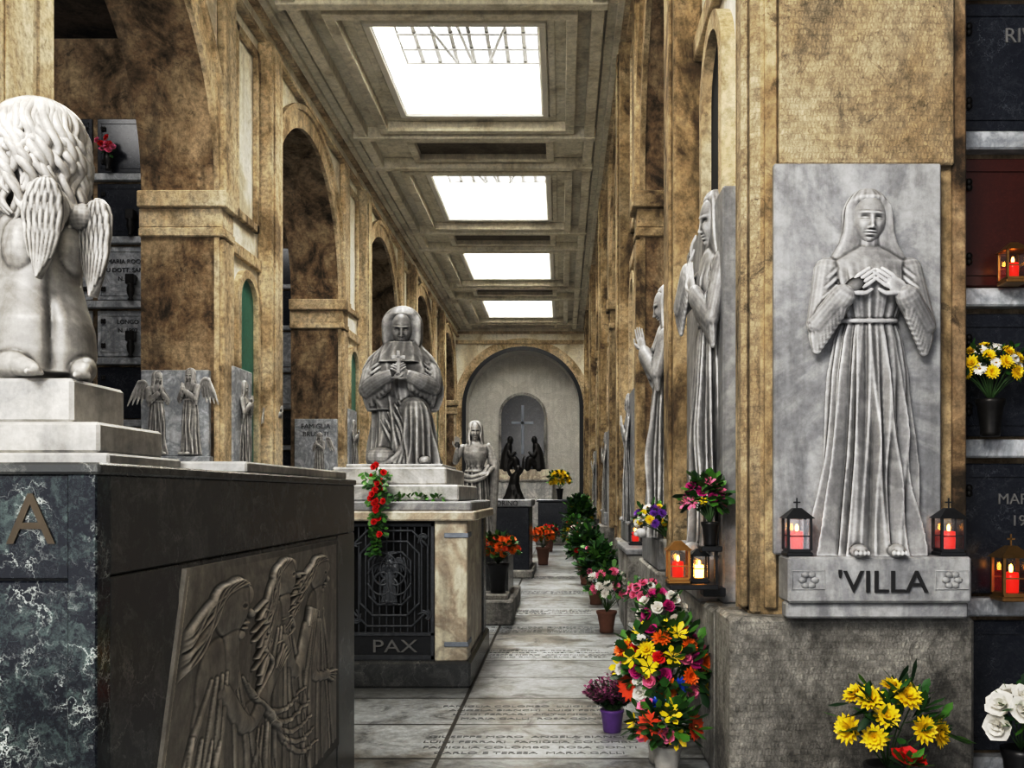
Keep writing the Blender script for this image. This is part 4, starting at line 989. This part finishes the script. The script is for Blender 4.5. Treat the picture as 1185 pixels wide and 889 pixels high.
bouquet('green_shrub_pot',(.44,16.8,.60),(.30,.28,.40),[(RED,'rose',.05,7)],460,30,(.44,16.8,0,.14,.28,POTC),.14,.04)
bouquet('mixed_flower_pot',(.44,20.5,.62),(.3,.3,.36),[(PNK,'mum',.07,10),(WHT,'mum',.07,8),(YEL,'mum',.07,5)],300,31,(.44,20.5,0,.14,.3,POTC),.14,.04)
bouquet('mixed_flower_pot',(.38,24.0,.6),(.32,.3,.40),[(YEL,'mum',.08,10),(RED,'mum',.08,8)],300,32,(.38,24.0,0,.14,.3,POTC),.16,.04)
bouquet('tall_green_shrub_pot',(.50,25.8,.95),(.35,.3,.6),[(YEL,'mum',.08,5)],520,33,(.50,25.8,0,.16,.5,POTC),.2,.05)
bouquet('yellow_flower_vase',(-.06,30.7,2.05),(.30,.25,.28),[(YEL,'mum',.11,16)],150,34,(-.06,30.7,1.43,.11,.35,POTB),.16,.04)
bouquet('orange_chrysanthemum_pot',(-.78,11.95,.90),(.24,.2,.18),[(ORG,'mum',.055,22),(CORAL,'mum',.05,10)],170,35,(-.8,11.95,.36,.13,.38,POTB),.1,.03)
bouquet('orange_flower_pot',(-.42,21.5,.62),(.28,.2,.22),[(ORG,'mum',.07,18)],160,36,(-.42,21.5,0,.15,.4,POTC),.1,.03)
bouquet('red_flower_pot',(-.35,26.5,.55),(.25,.2,.2),[(RED,'mum',.07,12)],120,37,(-.35,26.5,0,.13,.35,POTC),.1,.03)
b=B('trailing_rose_garland'); rr=random.Random(8)
b.lathe((-1.53,7.86,1.54),[(.03,0),(.05,.02),(.035,.06),(.06,.14),(.065,.17)],POTB,14)
path=[np.array(p) for p in ((-1.53,7.86,1.76),(-1.51,7.76,1.70),(-1.50,7.72,1.55),(-1.49,7.72,1.35),(-1.515,7.73,1.12))]
b.tube(path,.006,STEM,6,4)
for i in range(220):
    t=rr.random()**.9*4; k=min(int(t),3); p=path[k]*(1-t+k)+path[k+1]*(t-k); sp=.10*(1-t/5.2)
    q=p+np.array([rr.gauss(0,sp*.6),rr.gauss(0,sp*.4)-.01,rr.gauss(0,.03)])
    petal(b,q,(rr.gauss(0,1),rr.gauss(0,.6)-.3,rr.gauss(-.5,.7)),(0,-.6,.8),.065,.018,LEAF[rr.randrange(2)])
for i in range(22):
    t=rr.random()**1.5*3.4; k=min(int(t),3); p=path[k]*(1-t+k)+path[k+1]*(t-k); sp=.075*(1-t/4.5)
    flower(b,p+np.array([rr.gauss(0,sp),-.05,rr.gauss(.02,.05)]),.028,(rr.gauss(0,.4),-1,.3),RED,'rose',rr)
for i in range(60):
    x=-1.45+.5*rr.random(); petal(b,(x,7.88+.05*rr.random(),1.56+.02*rr.random()),(rr.gauss(0,1),-.5,rr.gauss(.2,.5)),(0,0,1),.05,.016,LEAF[1])
b.done()
b=B('small_red_flower_vase'); bronze_vase(b,-6.3,13.2,6.1,1.3); rr=random.Random(4)
for i in range(9): flower(b,(-6.3+rr.gauss(0,.06),13.15,6.42+rr.gauss(0,.06)),.05,(rr.gauss(0,.4),-1,.3),RED if i%2 else PNK,'rose',rr)
for i in range(24): petal(b,(-6.3+rr.gauss(0,.06),13.17,6.38+rr.gauss(0,.05)),(rr.gauss(0,1),-.3,rr.gauss(0,1)),(0,0,1),.08,.02,LEAF[0])
b.done()

def lantern(x,y,z,s=1.0,mat=IRON,cand=CANDR,cross=True):
    b=B('grave_lantern'); w=.055*s; h=.15*s
    b.box(x-w*1.15,x+w*1.15,y-w*1.15,y+w*1.15,z,z+.02*s,mat,.004*s); b.box(x-w,x+w,y-w,y+w,z+.02*s,z+.035*s,mat)
    for sx in(-1,1):
        for sy in (-1,1): b.box(x+sx*w-.006*s,x+sx*w+.006*s,y+sy*w-.006*s,y+sy*w+.006*s,z+.03*s,z+h+.035*s,mat)
    for sx in (-1,1):
        b.box(x+sx*w-.001,x+sx*w+.001,y-w,y+w,z+.035*s,z+h+.03*s,GLASS); b.box(x-w,x+w,y+sx*w-.001,y+sx*w+.001,z+.035*s,z+h+.03*s,GLASS)
        b.box(x-w,x+w,y+sx*w-.004,y+sx*w+.004,z+.095*s,z+.101*s,mat)
    b.lathe((x,y,z+.035*s),[(.03*s,0),(.032*s,.06*s),(.03*s,.085*s),(.01*s,.087*s)],cand,14)
    b.ell((x,y,z+.137*s),(.009*s,.009*s,.02*s),FLAME,None,8)
    z2=z+h+.035*s; Wd=w*1.3
    V=[(x-Wd,y-Wd,z2),(x+Wd,y-Wd,z2),(x+Wd,y+Wd,z2),(x-Wd,y+Wd,z2),(x-w*.35,y-w*.35,z2+.05*s),(x+w*.35,y-w*.35,z2+.05*s),(x+w*.35,y+w*.35,z2+.05*s),(x-w*.35,y+w*.35,z2+.05*s)]
    b.add(V,[(0,3,2,1),(0,1,5,4),(1,2,6,5),(2,3,7,6),(3,0,4,7),(4,5,6,7)],mat,False)
    if cross: b.box(x-.003*s,x+.003*s,y-.003*s,y+.003*s,z2+.05*s,z2+.10*s,mat); b.box(x-.017*s,x+.017*s,y-.003*s,y+.003*s,z2+.075*s,z2+.082*s,mat)
    b.done()
lantern(1.185,4.79,1.29,1.02); lantern(1.95,4.79,1.29,1.02)
lantern(2.43,5.12,2.73,.95,BRASS,CANDR,False); lantern(2.41,5.10,1.03,1.25,BRASS,CANDR,True)
b=B('lantern_bracket_shelf'); b.box(.62,.90,5.45,5.68,1.05,1.08,IRON,.004); b.box(.83,.96,5.56,5.70,1.0,1.05,IRON,.004)
b.box(.80,.92,5.44,5.56,1.27,1.30,IRON,.004); b.box(.885,.90,5.48,5.52,1.07,1.27,IRON); b.done()
lantern(.81,5.60,1.08,.85,IRON,FLAME,False); lantern(.68,5.56,1.08,1.05,BRASS,CANDR,False)
lantern(.9,11.6,.98,1.3)

b=B('floor_tomb_inscriptions')
rr=random.Random(5); names=['FAMIGLIA COLOMBO','ANGELA BIANCHI','GIUSEPPE MORO','LUIGI FERRARI','CARLO E TERESA','MARIA GALLI','ANTONIO RIVA','ROSA CONTI']
for Y in (5.85,6.75,9.3,11.0,12.7,15.25,18.0):
    for j in range(4):
        text(b,names[rr.randrange(8)]+'  '+names[rr.randrange(8)],.07,(-.2,Y+.13*j,.001),(0,0,0),LETGREY,.001,sx=1.2)
b.done(origin=False)

# ------------------------------------------------------------ light
w=bpy.data.worlds.new('World'); scene.world=w; w.use_nodes=True
bg=w.node_tree.nodes['Background']; bg.inputs[0].default_value=(.95,.96,1,1); bg.inputs[1].default_value=1.35
def area(name,loc,rot,sx,sy,e,col=(1,1,1)):
    l=bpy.data.lights.new(name,'AREA'); l.shape='RECTANGLE'; l.size=sx; l.size_y=sy; l.energy=e; l.color=col
    o=bpy.data.objects.new(name,l); o.location=loc; o.rotation_euler=rot; scene.collection.objects.link(o); return o
for i,(a,e2) in enumerate(sk):
    area('skylight_daylight',((SX0+SX1)/2,(a+e2)/2,H+1.3),(0,0,0),2.6,3.4,1150,(1,.98,.93))
area('rear_fill_light',(-2.6,-2.8,6.6),(math.radians(64),0,math.radians(-20)),2.6,2.6,600,(1,.965,.90))  # fill lamp added behind the camera to brighten front-facing surfaces
for y in (10.3,17.3): area('gallery_fill_light',(-7.0,y,8.0),(math.radians(25),0,0),1.6,1.6,70,(1,.98,.95))  # added fill lamps that brighten the side gallery; no opening is built there

cam=bpy.data.cameras.new('Camera'); co=bpy.data.objects.new('Camera',cam); scene.collection.objects.link(co)
co.location=(0,0,1.6); co.rotation_euler=(pi/2,0,0); cam.sensor_width=36; cam.lens=1100/1185*36
cam.shift_x=-57.5/1185; cam.shift_y=127.5/1185; cam.clip_end=200; cam.clip_start=.05
scene.camera=co
scene.view_settings.view_transform='Standard'; scene.view_settings.look='None'; scene.view_settings.exposure=0
try:
    scene.view_settings.use_curve_mapping=True
    cm=scene.view_settings.curve_mapping; cv=cm.curves[3]
    cv.points.new(.10,.065); cv.points.new(.50,.62); cm.update()
except Exception as ex: print(ex)
